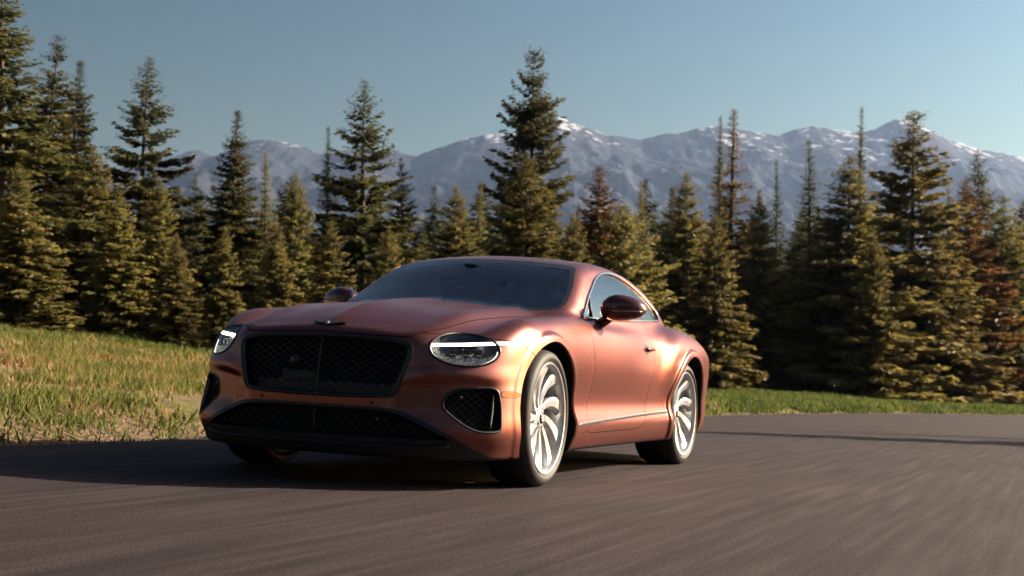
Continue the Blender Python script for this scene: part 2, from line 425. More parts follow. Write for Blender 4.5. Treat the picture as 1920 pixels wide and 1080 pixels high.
def ramp(nt, src, stops):
    r = N(nt, 'ShaderNodeValToRGB'); e = r.color_ramp.elements
    while len(e) > 1: e.remove(e[-1])
    for i, (p, c) in enumerate(stops):
        k = e[0] if i == 0 else e.new(p)
        k.position = p; k.color = (*c, 1) if len(c) == 3 else c
    nt.links.new(src, r.inputs[0]); return r
M = {}
def paint_mat():
    m, nt, b = newmat('satin_copper_paint')
    tc = N(nt, 'ShaderNodeTexCoord')
    fl = N(nt, 'ShaderNodeTexVoronoi'); fl.inputs['Scale'].default_value = 900
    nt.links.new(tc.outputs['Object'], fl.inputs['Vector'])
    mx = N(nt, 'ShaderNodeMix', data_type='RGBA'); mx.inputs[6].default_value = (.205, .064, .046, 1); mx.inputs[7].default_value = (.275, .094, .068, 1)
    nt.links.new(fl.outputs['Color'], mx.inputs[0]); nt.links.new(mx.outputs[2], b.inputs['Base Color'])
    b.inputs['Metallic'].default_value = .88; b.inputs['Roughness'].default_value = .36
    b.inputs['Specular Tint'].default_value = (.8, .42, .45, 1)
    b.inputs['Coat Weight'].default_value = .8; b.inputs['Coat Roughness'].default_value = .27; b.inputs['Coat IOR'].default_value = 1.45
    # road dust low on the flanks
    sx = N(nt, 'ShaderNodeSeparateXYZ'); nt.links.new(tc.outputs['Object'], sx.inputs[0])
    nz = N(nt, 'ShaderNodeTexNoise'); nz.inputs['Scale'].default_value = 9; nz.inputs['Detail'].default_value = 8; nt.links.new(tc.outputs['Object'], nz.inputs['Vector'])
    rr = N(nt, 'ShaderNodeMapRange'); rr.inputs[1].default_value = .3; rr.inputs[2].default_value = .7; rr.inputs[3].default_value = .31; rr.inputs[4].default_value = .36
    nt.links.new(nz.outputs['Fac'], rr.inputs[0]); nt.links.new(rr.outputs[0], b.inputs['Roughness'])
    return m
M['paint'] = paint_mat()
def glass_mat(name, tint, rough=0.0, ior=1.5):
    m = bpy.data.materials.new(name); m.use_nodes = True; nt = m.node_tree; nt.nodes.clear()
    out = N(nt, 'ShaderNodeOutputMaterial'); mix = N(nt, 'ShaderNodeMixShader'); fr = N(nt, 'ShaderNodeFresnel'); fr.inputs[0].default_value = ior
    tr = N(nt, 'ShaderNodeBsdfTransparent'); tr.inputs[0].default_value = (*tint, 1)
    gl = N(nt, 'ShaderNodeBsdfGlossy'); gl.inputs['Color'].default_value = (1, 1, 1, 1); gl.inputs['Roughness'].default_value = rough
    nt.links.new(fr.outputs[0], mix.inputs[0]); nt.links.new(tr.outputs[0], mix.inputs[1]); nt.links.new(gl.outputs[0], mix.inputs[2]); nt.links.new(mix.outputs[0], out.inputs[0])
    return m
M['glass'] = glass_mat('window_glass', (.76, .80, .80), .0, 1.9)
M['sideglass'] = glass_mat('side_glass', (.30, .34, .35), .0, 3.6)
M['lens'] = glass_mat('lamp_lens', (.88, .9, .9), 0.0, 1.3)
M['black'] = plain('gloss_black', (.008, .009, .01), .22, 0, .5)
M['satinblack'] = plain('satin_black', (.014, .015, .017), .45, 0, .4, noise=.2)
M['void'] = plain('dark_inner', (.006, .006, .007), .8, 0, .2)
M['rubber'] = plain('tyre_rubber', (.022, .021, .021), .62, 0, .35, noise=.25, nscale=60, bump=.15)
M['chrome'] = plain('bright_trim', (.72, .71, .69), .16, 1.0)
M['darkchrome'] = plain('dark_trim', (.10, .11, .12), .22, 1.0)
M['alloy'] = plain('silver_alloy', (.58, .59, .61), .30, .75, noise=.05, nscale=25)
M['alloydark'] = plain('alloy_barrel', (.42, .41, .40), .35, 1.0, noise=.1)
M['disc'] = plain('brake_disc_iron', (.45, .44, .43), .42, 1.0, noise=.15, nscale=80)
M['caliper'] = plain('caliper_black', (.02, .02, .022), .3)
M['amber'] = plain('amber_lens', (.60, .11, .006), .55, 0, .15)
M['leather'] = plain('cream_leather', (.52, .44, .34), .5, noise=.1, bump=.1)
M['leatherdark'] = plain('dark_leather', (.022, .018, .017), .5, noise=.2, bump=.1)
M['headliner'] = plain('headliner_cloth', (.20, .18, .16), .9)
M['white'] = plain('enamel_white', (.8, .8, .78), .35)
M['tail'] = plain('red_lens', (.25, .01, .01), .15, coat=.5)
def emit(name, col, st):
    m, nt, b = newmat(name); b.inputs['Base Color'].default_value = (*col, 1); b.inputs['Emission Color'].default_value = (*col, 1); b.inputs['Emission Strength'].default_value = st; return m
M['ring'] = emit('led_ring', (1.0, .94, .82), .55)
M['led'] = emit('led_light_bar', (1.0, .93, .80), 1.5)
def crystal():
    m, nt, b = newmat('crystal_reflector'); b.inputs['Metallic'].default_value = 1; b.inputs['Roughness'].default_value = .12
    b.inputs['Base Color'].default_value = (.62, .61, .58, 1)
    tc = N(nt, 'ShaderNodeTexCoord'); v = N(nt, 'ShaderNodeTexVoronoi'); v.inputs['Scale'].default_value = 130; nt.links.new(tc.outputs['Object'], v.inputs['Vector'])
    bp_ = N(nt, 'ShaderNodeBump'); bp_.inputs['Strength'].default_value = 1; bp_.inputs['Distance'].default_value = .006
    nt.links.new(v.outputs['Distance'], bp_.inputs['Height']); nt.links.new(bp_.outputs[0], b.inputs['Normal'])
    return m
M['crystal'] = crystal()
# ------------------------------------------------------------------ terrain
VR = np.array([math.sin(YAW), -math.cos(YAW)]); VF = np.array([math.cos(YAW), math.sin(YAW)])      # level right / forward of the view
_prm = np.random.default_rng(3).permutation(256); _prm = np.concatenate([_prm, _prm]); _gr = np.random.default_rng(4).normal(size=(256, 2)); _gr /= np.linalg.norm(_gr, axis=1)[:, None]
def perlin(x, y):
    xi = np.floor(x).astype(int); yi = np.floor(y).astype(int); xf = x-xi; yf = y-yi; u = xf**3*(xf*(6*xf-15)+10); v = yf**3*(yf*(6*yf-15)+10)
    def g(i, j): 
        k = _gr[_prm[_prm[(xi+i) & 255]+((yi+j) & 255)]]; return k[..., 0]*(xf-i)+k[..., 1]*(yf-j)
    return (g(0, 0)*(1-u)+g(1, 0)*u)*(1-v)+(g(0, 1)*(1-u)+g(1, 1)*u)*v
def fbm(x, y, o=5, ridged=False):
    s_ = 0; a = 1; t = 0
    for k in range(o):
        n = perlin(x*2**k+17*k, y*2**k+31*k); s_ = s_+a*((1-2*np.abs(n)) if ridged else n); t += a; a *= .5
    return s_/t
EDGE0 = -2.43
def edge_y(x): return EDGE0+.005*np.maximum(0, -(x+14.0))**2*np.where(x < -90, 0, 1)+np.where(x < -90, .005*76**2+.76*(-90-x), 0)
def off_road(x, y):
    """distance beyond the far road edge (positive on the verge), roughly perpendicular"""
    sl = np.where(x < -14, .01*np.maximum(0, -(x+14.0)), 0); sl = np.minimum(sl, .76)
    return (edge_y(x)-y)/np.sqrt(1+sl**2)
ROADW = 8.6
def ground_h(x, y):
    s_ = off_road(x, y); near = y-0*x
    A = 1.75-1.25*sstep(-8, -34, x)
    h = A*(sstep(0, 1, s_/26)*.92+.08*sstep(0, .8, s_))+.10*sstep(.1, .9, s_)
    h = h+(.10*fbm(x/3.1, y/3.1, 4)+.16*fbm(x/9.0+9, y/9.0, 3))*sstep(.4, 5, s_)
    s2 = -s_-ROADW                                       # the near side verge, behind the camera
    h = np.where(s_ < 0, np.where(s2 > 0, .25*sstep(0, 8, s2)+.08*fbm(x/4, y/4, 3)*sstep(0, 3, s2), 0), h)
    d = np.hypot(x-CAM[0], y-CAM[1]); h = h+4.0*sstep(90, 400, d)*fbm(x/180., y/180., 3)
    return np.where((s_ < .0) & (s2 < 0), -.06, h-.012*(s_ < .3)*(s_ >= 0))
def axis_pts(c, fine, fr, far, n): 
    a = np.arange(-fr, fr+fine/2, fine); g = fr*np.power(far/fr, np.linspace(0, 1, n)[1:]); return c+np.concatenate([-g[::-1], a, g])
gx = axis_pts(-12.0, .45, 42, 7000, 26); gy = axis_pts(-12.0, .45, 36, 7000, 26)
GX, GY = np.meshgrid(gx, gy, indexing='ij'); GZ = ground_h(GX, GY)
nx, ny = GX.shape; I = np.arange(nx*ny).reshape(nx, ny); Fq = np.stack([I[:-1, :-1], I[1:, :-1], I[1:, 1:], I[:-1, 1:]], -1).reshape(-1, 4)
def ground_mat():
    m, nt, b = newmat('verge_ground'); L = nt.links.new
    at = N(nt, 'ShaderNodeAttribute', attribute_name='off'); tc = N(nt, 'ShaderNodeTexCoord')
    n1 = N(nt, 'ShaderNodeTexNoise'); n1.inputs['Scale'].default_value = .55; n1.inputs['Detail'].default_value = 8; n1.inputs['Roughness'].default_value = .62; L(tc.outputs['Object'], n1.inputs['Vector'])
    n2 = N(nt, 'ShaderNodeTexNoise'); n2.inputs['Scale'].default_value = 5.5; n2.inputs['Detail'].default_value = 8; L(tc.outputs['Object'], n2.inputs['Vector'])
    n3 = N(nt, 'ShaderNodeTexNoise'); n3.inputs['Scale'].default_value = 45; n3.inputs['Detail'].default_value = 6; L(tc.outputs['Object'], n3.inputs['Vector'])
    dirt = ramp(nt, n2.outputs['Fac'], [(.3, (.11, .072, .045)), (.5, (.19, .122, .075)), (.7, (.27, .19, .12))])
    grass = ramp(nt, n2.outputs['Fac'], [(.3, (.055, .075, .018)), (.5, (.10, .115, .03)), (.72, (.17, .15, .055))])
    f = ramp(nt, n1.outputs['Fac'], [(.44, (0, 0, 0)), (.60, (1, 1, 1))])
    mx = N(nt, 'ShaderNodeMix', data_type='RGBA'); L(f.outputs[0], mx.inputs[0]); L(dirt.outputs[0], mx.inputs[6]); L(grass.outputs[0], mx.inputs[7])
    mr = N(nt, 'ShaderNodeMapRange'); mr.inputs[1].default_value = .10; mr.inputs[2].default_value = .55; L(at.outputs['Fac'], mr.inputs[0])
    ad = N(nt, 'ShaderNodeMath', operation='ADD', use_clamp=True); sb = N(nt, 'ShaderNodeMath', operation='MULTIPLY_ADD'); sb.inputs[1].default_value = 1.2; sb.inputs[2].default_value = -.6
    L(n2.outputs['Fac'], sb.inputs[0]); L(mr.outputs[0], ad.inputs[0]); L(sb.outputs[0], ad.inputs[1])
    grav = ramp(nt, n3.outputs['Fac'], [(.3, (.09, .06, .042)), (.6, (.185, .125, .085)), (.8, (.26, .19, .135))])
    m2 = N(nt, 'ShaderNodeMix', data_type='RGBA'); L(ad.outputs[0], m2.inputs[0]); L(grav.outputs[0], m2.inputs[6]); L(mx.outputs[2], m2.inputs[7]); L(m2.outputs[2], b.inputs['Base Color'])
    b.inputs['Roughness'].default_value = .95; b.inputs['Specular IOR Level'].default_value = .15
    bp_ = N(nt, 'ShaderNodeBump'); bp_.inputs['Strength'].default_value = .8; bp_.inputs['Distance'].default_value = .05; L(n3.outputs['Fac'], bp_.inputs['Height']); L(bp_.outputs[0], b.inputs['Normal'])
    return m
g = mesh_np('ground', np.stack([GX, GY, GZ], -1).reshape(-1, 3), Fq, ground_mat(), None, True); tag(g, kind='structure')
at = g.data.attributes.new('off', 'FLOAT', 'POINT'); so = off_road(GX, GY); so = np.where(so > -ROADW/2, so, -ROADW-so); at.data.foreach_set('value', so.ravel().astype(np.float32))
# road ----------------------------------------------------------------
def road_mat():
    m, nt, b = newmat('asphalt'); L = nt.links.new; tc = N(nt, 'ShaderNodeTexCoord')
    mp = N(nt, 'ShaderNodeMapping'); mp.inputs['Scale'].default_value = (.35, 9, 1); L(tc.outputs['UV'], mp.inputs['Vector'])
    n1 = N(nt, 'ShaderNodeTexNoise'); n1.inputs['Scale'].default_value = 1.6; n1.inputs['Detail'].default_value = 7; n1.inputs['Roughness'].default_value = .6; L(mp.outputs[0], n1.inputs['Vector'])
    n2 = N(nt, 'ShaderNodeTexNoise'); n2.inputs['Scale'].default_value = 130; n2.inputs['Detail'].default_value = 4; L(tc.outputs['UV'], n2.inputs['Vector'])
    n3 = N(nt, 'ShaderNodeTexNoise'); n3.inputs['Scale'].default_value = .45; n3.inputs['Detail'].default_value = 5; L(tc.outputs['UV'], n3.inputs['Vector'])
    vo = N(nt, 'ShaderNodeTexVoronoi'); vo.inputs['Scale'].default_value = 85; L(tc.outputs['UV'], vo.inputs['Vector'])
    c1 = ramp(nt, n1.outputs['Fac'], [(.30, (.012, .0085, .0098)), (.5, (.026, .019, .0208)), (.70, (.048, .036, .038))])
    c2 = ramp(nt, n2.outputs['Fac'], [(.3, (.72, .72, .72)), (.5, (1, 1, 1)), (.72, (1.28, 1.26, 1.25))])
    mu = N(nt, 'ShaderNodeMix', data_type='RGBA', blend_type='MULTIPLY'); mu.inputs[0].default_value = 1; L(c1.outputs[0], mu.inputs[6]); L(c2.outputs[0], mu.inputs[7])
    c3 = ramp(nt, n3.outputs['Fac'], [(.3, (.82, .82, .82)), (.7, (1.15, 1.13, 1.1))]); mu2 = N(nt, 'ShaderNodeMix', data_type='RGBA', blend_type='MULTIPLY'); mu2.inputs[0].default_value = 1
    L(mu.outputs[2], mu2.inputs[6]); L(c3.outputs[0], mu2.inputs[7]); L(mu2.outputs[2], b.inputs['Base Color'])
    b.inputs['Roughness'].default_value = .85; b.inputs['Specular IOR Level'].default_value = .15
    bp_ = N(nt, 'ShaderNodeBump'); bp_.inputs['Strength'].default_value = .4; bp_.inputs['Distance'].default_value = .005; L(vo.outputs['Distance'], bp_.inputs['Height']); L(bp_.outputs[0], b.inputs['Normal'])
    return m
rx_ = np.concatenate([np.arange(60, 12, -4.0), np.arange(12, -50, -.4), np.arange(-50, -90, -2.0)]); vw = np.concatenate([[-.02, 0], np.linspace(.03, .25, 6), np.linspace(.4, ROADW-.2, 30), [ROADW]])
Pr = []; UVr = []
slen = np.concatenate([[0], np.cumsum(np.hypot(np.diff(rx_), np.diff(edge_y(rx_))))])
for i, x in enumerate(rx_):
    sl = min(.76, .01*max(0, -(x+14.0))); nrm = np.array([sl, 1])/math.hypot(sl, 1)
    for v in vw:
        jit = .05*perlin(np.array(x*1.7), np.array(3.3))+.03*perlin(np.array(x*6.1), np.array(7.7)) if v < .02 else 0
        vv = v+jit*1.0; p = (x+nrm[0]*vv, edge_y(np.array(x))+nrm[1]*vv); Pr.append((p[0], p[1], 0.0 if v >= 0 else -.05)); UVr.append((slen[i], v))
Pr = np.array(Pr, float); k = len(vw); I = np.arange(len(rx_)*k).reshape(-1, k); Fr = np.stack([I[:-1, :-1], I[:-1, 1:], I[1:, 1:], I[1:, :-1]], -1).reshape(-1, 4)[:, ::-1]
road = mesh_np('road', Pr, Fr, road_mat(), None, True); tag(road, kind='structure')
uv = road.data.uv_layers.new(name='UVMap'); li = np.empty(len(road.data.loops), np.int32); road.data.loops.foreach_get('vertex_index', li); uv.data.foreach_set('uv', np.array(UVr, np.float32)[li].ravel())
if road.data.polygons[0].normal.z < 0: road.data.flip_normals()
# grass ------------------------------------------------------------------
def grass_mat():
    m, nt, b = newmat('grass_blades'); L = nt.links.new; at = N(nt, 'ShaderNodeAttribute', attribute_name='tint')
    c = ramp(nt, at.outputs['Fac'], [(0, (.055, .085, .016)), (.35, (.115, .14, .028)), (.6, (.17, .165, .045)), (.8, (.28, .20, .085)), (1, (.26, .115, .05))])
    L(c.outputs[0], b.inputs['Base Color']); b.inputs['Roughness'].default_value = .7; b.inputs['Specular IOR Level'].default_value = .2
    tr = N(nt, 'ShaderNodeBsdfTranslucent'); L(c.outputs[0], tr.inputs[0]); mx = N(nt, 'ShaderNodeMixShader'); mx.inputs[0].default_value = .4
    L(b.outputs[0], mx.inputs[1]); L(tr.outputs[0], mx.inputs[2]); L(mx.outputs[0], nt.nodes['Material Output'].inputs[0]); return m
def make_grass():
    rg = np.random.default_rng(11); n = 240000
    # candidates: mostly on the verge the camera sees
    dep = 8+rg.random(n)**1.25*62; lat = (rg.random(n)*2-1)*.42*dep
    x = CAM[0]+VF[0]*dep+VR[0]*lat; y = CAM[1]+VF[1]*dep+VR[1]*lat
    s_ = off_road(x, y); pat = fbm(x/1.9+4, y/1.9, 4)+.35*fbm(x/7.0, y/7.0, 2); right = sstep(-13, -24, x)
    keep = (s_ > .06) & (rg.random(n) < np.clip(.40+2.0*pat+.5*right+.5*sstep(9, 20, s_), .02, 1)*sstep(.02, .4, s_))
    x, y, s_, pat, dep, right = [a[keep] for a in (x, y, s_, pat, dep, right)]; n = len(x); z = ground_h(x, y)
    tint = np.clip(.43+.24*np.exp(-((s_-5.5)/3.2)**2)*(1-right)-1.05*pat+.18*rg.normal(size=n)-.36*right-.25*sstep(9, 20, s_), 0, 1)
    hgt = (.03+.085*rg.random(n))*(1+.8*(fbm(x/2.7+50, y/2.7, 3)))*(.7+.015*dep); nb = 5
    V = np.empty((n, nb, 3, 3)); a = rg.random((n, nb))*2*np.pi; wd = .0035+.00075*dep[:, None]
    bx_ = x[:, None]+.06*rg.normal(size=(n, nb)); by_ = y[:, None]+.06*rg.normal(size=(n, nb)); ln = hgt[:, None]*(.6+.8*rg.random((n, nb))); lean = .55*rg.normal(size=(n, nb, 2))
    V[:, :, 0] = np.stack([bx_-np.sin(a)*wd, by_+np.cos(a)*wd, z[:, None]-.02+0*a], -1); V[:, :, 1] = np.stack([bx_+np.sin(a)*wd, by_-np.cos(a)*wd, z[:, None]-.02+0*a], -1)
    V[:, :, 2] = np.stack([bx_+lean[..., 0]*ln, by_+lean[..., 1]*ln, z[:, None]+ln], -1)
    o = mesh_np('grass', V.reshape(-1, 3), np.arange(n*nb*3).reshape(-1, 3), grass_mat(), None, False); tag(o, 'patchy green and straw coloured grass on the roadside bank', 'grass', kind='stuff')
    at = o.data.attributes.new('tint', 'FLOAT', 'POINT'); at.data.foreach_set('value', np.repeat(np.clip(tint[:, None]+.1*rg.normal(size=(n, nb)), 0, 1).ravel(), 3).astype(np.float32)); print('grass tris', n*nb)
make_grass()
def make_gravel():
    rg = np.random.default_rng(31); n = 5200; x = 9-rg.random(n)**.8*52; s_ = np.abs(rg.normal(size=n))*.22-.05; y = edge_y(x)-s_; r = .006+.016*rg.random(n)**2.5
    base = np.array([(1, 0, 0), (-1, 0, 0), (0, 1, 0), (0, -1, 0), (0, 0, .8), (0, 0, -.6)]); F = np.array([(0, 2, 4), (2, 1, 4), (1, 3, 4), (3, 0, 4), (2, 0, 5), (1, 2, 5), (3, 1, 5), (0, 3, 5)])
    z = np.where(s_ < 0, 0.0, np.maximum(ground_h(x, y), 0)); V = (base[None]*(r[:, None, None]*(.6+.8*rg.random((n, 6, 1))))+np.stack([x, y, z+r*.3], -1)[:, None]).reshape(-1, 3)
    o = mesh_np('gravel', V, (F[None]+6*np.arange(n)[:, None, None]).reshape(-1, 3), plain('gravel', (.17, .13, .10), .9, noise=.4, nscale=3), None, False); tag(o, 'loose gravel strewn along the road edge', 'gravel', kind='stuff')
make_gravel()
# mountains ------------------------------------------------------------------
MP = [(-700, 330), (-200, 345), (0, 350), (120, 335), (230, 318), (310, 301), (345, 290), (372, 282), (400, 296), (425, 288), (480, 265), (520, 268), (565, 276), (600, 292), (650, 284), (700, 288), (745, 290), (780, 296), (830, 277), (870, 264), (905, 256), (955, 254), (990, 252), (1020, 238), (1046, 221), (1075, 234), (1100, 240), (1135, 256), (1165, 259), (1200, 265), (1240, 254), (1275, 249), (1330, 240), (1380, 243), (1420, 252), (1460, 256), (1490, 246), (1525, 238), (1560, 246), (1600, 251), (1640, 244), (1682, 226), (1715, 234), (1750, 252), (1785, 268), (1850, 284), (1920, 300), (2100, 320), (2600, 350)]
def make_mountains():
    D0 = 5200.; mp = np.array(MP, float); d = CF+((mp[:, :1]-960)/FPX)*CR+((540-mp[:, 1:])/FPX)*CU; fwd = d[:, :2] @ VF; t = D0/fwd
    lat = (d[:, :2] @ VR)*t; hz = CAM[2]+d[:, 2]*t
    u = np.linspace(lat.min(), lat.max(), 900); v = np.concatenate([np.linspace(2600, D0, 170), np.linspace(D0, 7000, 20)[1:]]); U, Vv = np.meshgrid(u, v, indexing='ij')
    ridge = np.interp(u, lat, hz)
    ridge = ridge+9*fbm(u/90., 0*u+.5, 4, True)
    f = np.clip((Vv-2600)/(D0-2600), 0, 1); shape = np.where(Vv <= D0, .10*f+.90*f**1.55, 1-.6*(Vv-D0)/1800)
    warp = 420*fbm(U/900., Vv/900., 3)
    sp = fbm((U+warp*.6)/520., Vv/1500.+3, 6, True)+.45*fbm((U+.4*Vv)/230., (Vv-.3*U)/420.+8, 5, True)
    env = np.sin(np.pi*np.clip(f, 0, 1)**.9)
    H = ridge[:, None]*shape+env*(185*sp-95)+34*env*fbm(U/85., Vv/85., 5, True); H = np.where(Vv > D0, H+40*sp*np.clip((Vv-D0)/400, 0, 1), H)
    P = np.stack([CAM[0]+VF[0]*Vv+VR[0]*U, CAM[1]+VF[1]*Vv+VR[1]*U, H], -1).reshape(-1, 3); k = len(v); I = np.arange(len(u)*k).reshape(-1, k)
    Fm = np.stack([I[:-1, :-1], I[:-1, 1:], I[1:, 1:], I[1:, :-1]], -1).reshape(-1, 4)
    m, nt, b = newmat('mountain_rock'); L = nt.links.new; tc = N(nt, 'ShaderNodeTexCoord'); ge = N(nt, 'ShaderNodeNewGeometry')
    n1 = N(nt, 'ShaderNodeTexNoise'); n1.inputs['Scale'].default_value = .017; n1.inputs['Detail'].default_value = 12; n1.inputs['Roughness'].default_value = .72; L(tc.outputs['Object'], n1.inputs['Vector'])
    n2 = N(nt, 'ShaderNodeTexNoise'); n2.inputs['Scale'].default_value = .0022; n2.inputs['Detail'].default_value = 6; L(tc.outputs['Object'], n2.inputs['Vector'])
    rock = ramp(nt, n1.outputs['Fac'], [(.3, (.014, .019, .030)), (.5, (.030, .037, .052)), (.7, (.062, .070, .086))])
    wood = ramp(nt, n1.outputs['Fac'], [(.35, (.011, .016, .022)), (.6, (.026, .032, .038))])
    sx = N(nt, 'ShaderNodeSeparateXYZ'); L(tc.outputs['Object'], sx.inputs[0])
    def add(a, b_, op='ADD', cl=False):
        q = N(nt, 'ShaderNodeMath', operation=op, use_clamp=cl)
        for i_, s_ in enumerate((a, b_)):
            if isinstance(s_, (int, float)): q.inputs[i_].default_value = s_
            else: L(s_, q.inputs[i_])
        return q.outputs[0]
    hz_ = add(sx.outputs[2], add(n2.outputs['Fac'], 500, 'MULTIPLY'))
    wl = N(nt, 'ShaderNodeMapRange'); wl.inputs[1].default_value = 560; wl.inputs[2].default_value = 900; L(hz_, wl.inputs[0])
    mx = N(nt, 'ShaderNodeMix', data_type='RGBA'); L(wl.outputs[0], mx.inputs[0]); L(wood.outputs[0], mx.inputs[6]); L(rock.outputs[0], mx.inputs[7])
    sn = N(nt, 'ShaderNodeSeparateXYZ'); L(ge.outputs['Normal'], sn.inputs[0])
    snow = add(add(n1.outputs['Fac'], 1.9, 'MULTIPLY'), add(add(sx.outputs[2], .0011, 'MULTIPLY'), add(sn.outputs[2], .95, 'MULTIPLY')))
    n4 = add(snow, add(n2.outputs['Fac'], 1.3, 'MULTIPLY'))
    sm = N(nt, 'ShaderNodeMapRange'); sm.inputs[1].default_value = 3.56; sm.inputs[2].default_value = 3.64; L(n4, sm.inputs[0])
    m2 = N(nt, 'ShaderNodeMix', data_type='RGBA'); L(sm.outputs[0], m2.inputs[0]); L(mx.outputs[2], m2.inputs[6]); m2.inputs[7].default_value = (.46, .48, .52, 1); L(m2.outputs[2], b.inputs['Base Color'])
    b.inputs['Roughness'].default_value = .9; b.inputs['Specular IOR Level'].default_value = .1
    bm = N(nt, 'ShaderNodeBump'); bm.inputs['Strength'].default_value = .7; bm.inputs['Distance'].default_value = 28; L(n1.outputs['Fac'], bm.inputs['Height']); L(bm.outputs[0], b.inputs['Normal'])
    o = mesh_np('mountains', P, Fm[:, ::-1], m, None, True); tag(o, kind='structure')
    if o.data.polygons[1000].normal.z < 0: o.data.flip_normals()
make_mountains()
# ------------------------------------------------------------------ conifers
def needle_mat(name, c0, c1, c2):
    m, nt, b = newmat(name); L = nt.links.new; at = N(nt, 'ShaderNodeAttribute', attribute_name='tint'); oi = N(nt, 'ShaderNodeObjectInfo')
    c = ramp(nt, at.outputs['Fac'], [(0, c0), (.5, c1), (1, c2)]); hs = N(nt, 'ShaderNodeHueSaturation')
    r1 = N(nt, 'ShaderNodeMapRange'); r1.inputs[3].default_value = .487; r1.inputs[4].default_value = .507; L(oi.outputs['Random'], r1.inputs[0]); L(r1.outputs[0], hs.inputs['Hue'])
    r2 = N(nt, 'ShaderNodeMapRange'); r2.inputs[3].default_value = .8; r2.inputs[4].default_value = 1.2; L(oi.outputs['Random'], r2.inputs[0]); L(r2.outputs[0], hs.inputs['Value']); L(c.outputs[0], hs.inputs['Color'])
    L(hs.outputs[0], b.inputs['Base Color']); b.inputs['Roughness'].default_value = .6; b.inputs['Specular IOR Level'].default_value = .25
    tr = N(nt, 'ShaderNodeBsdfTranslucent'); L(hs.outputs[0], tr.inputs[0]); mx = N(nt, 'ShaderNodeMixShader'); mx.inputs[0].default_value = .42
    L(b.outputs[0], mx.inputs[1]); L(tr.outputs[0], mx.inputs[2]); L(mx.outputs[0], nt.nodes['Material Output'].inputs[0]); return m
NG = needle_mat('needles_olive', (.042, .049, .015), (.112, .108, .032), (.29, .235, .072))  # last colour paints the tips as if lit golden
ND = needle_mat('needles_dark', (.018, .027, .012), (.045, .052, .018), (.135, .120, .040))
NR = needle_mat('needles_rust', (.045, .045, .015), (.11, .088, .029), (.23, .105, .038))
BARK = plain('bark', (.075, .052, .038), .9, noise=.4, nscale=8, bump=.6)
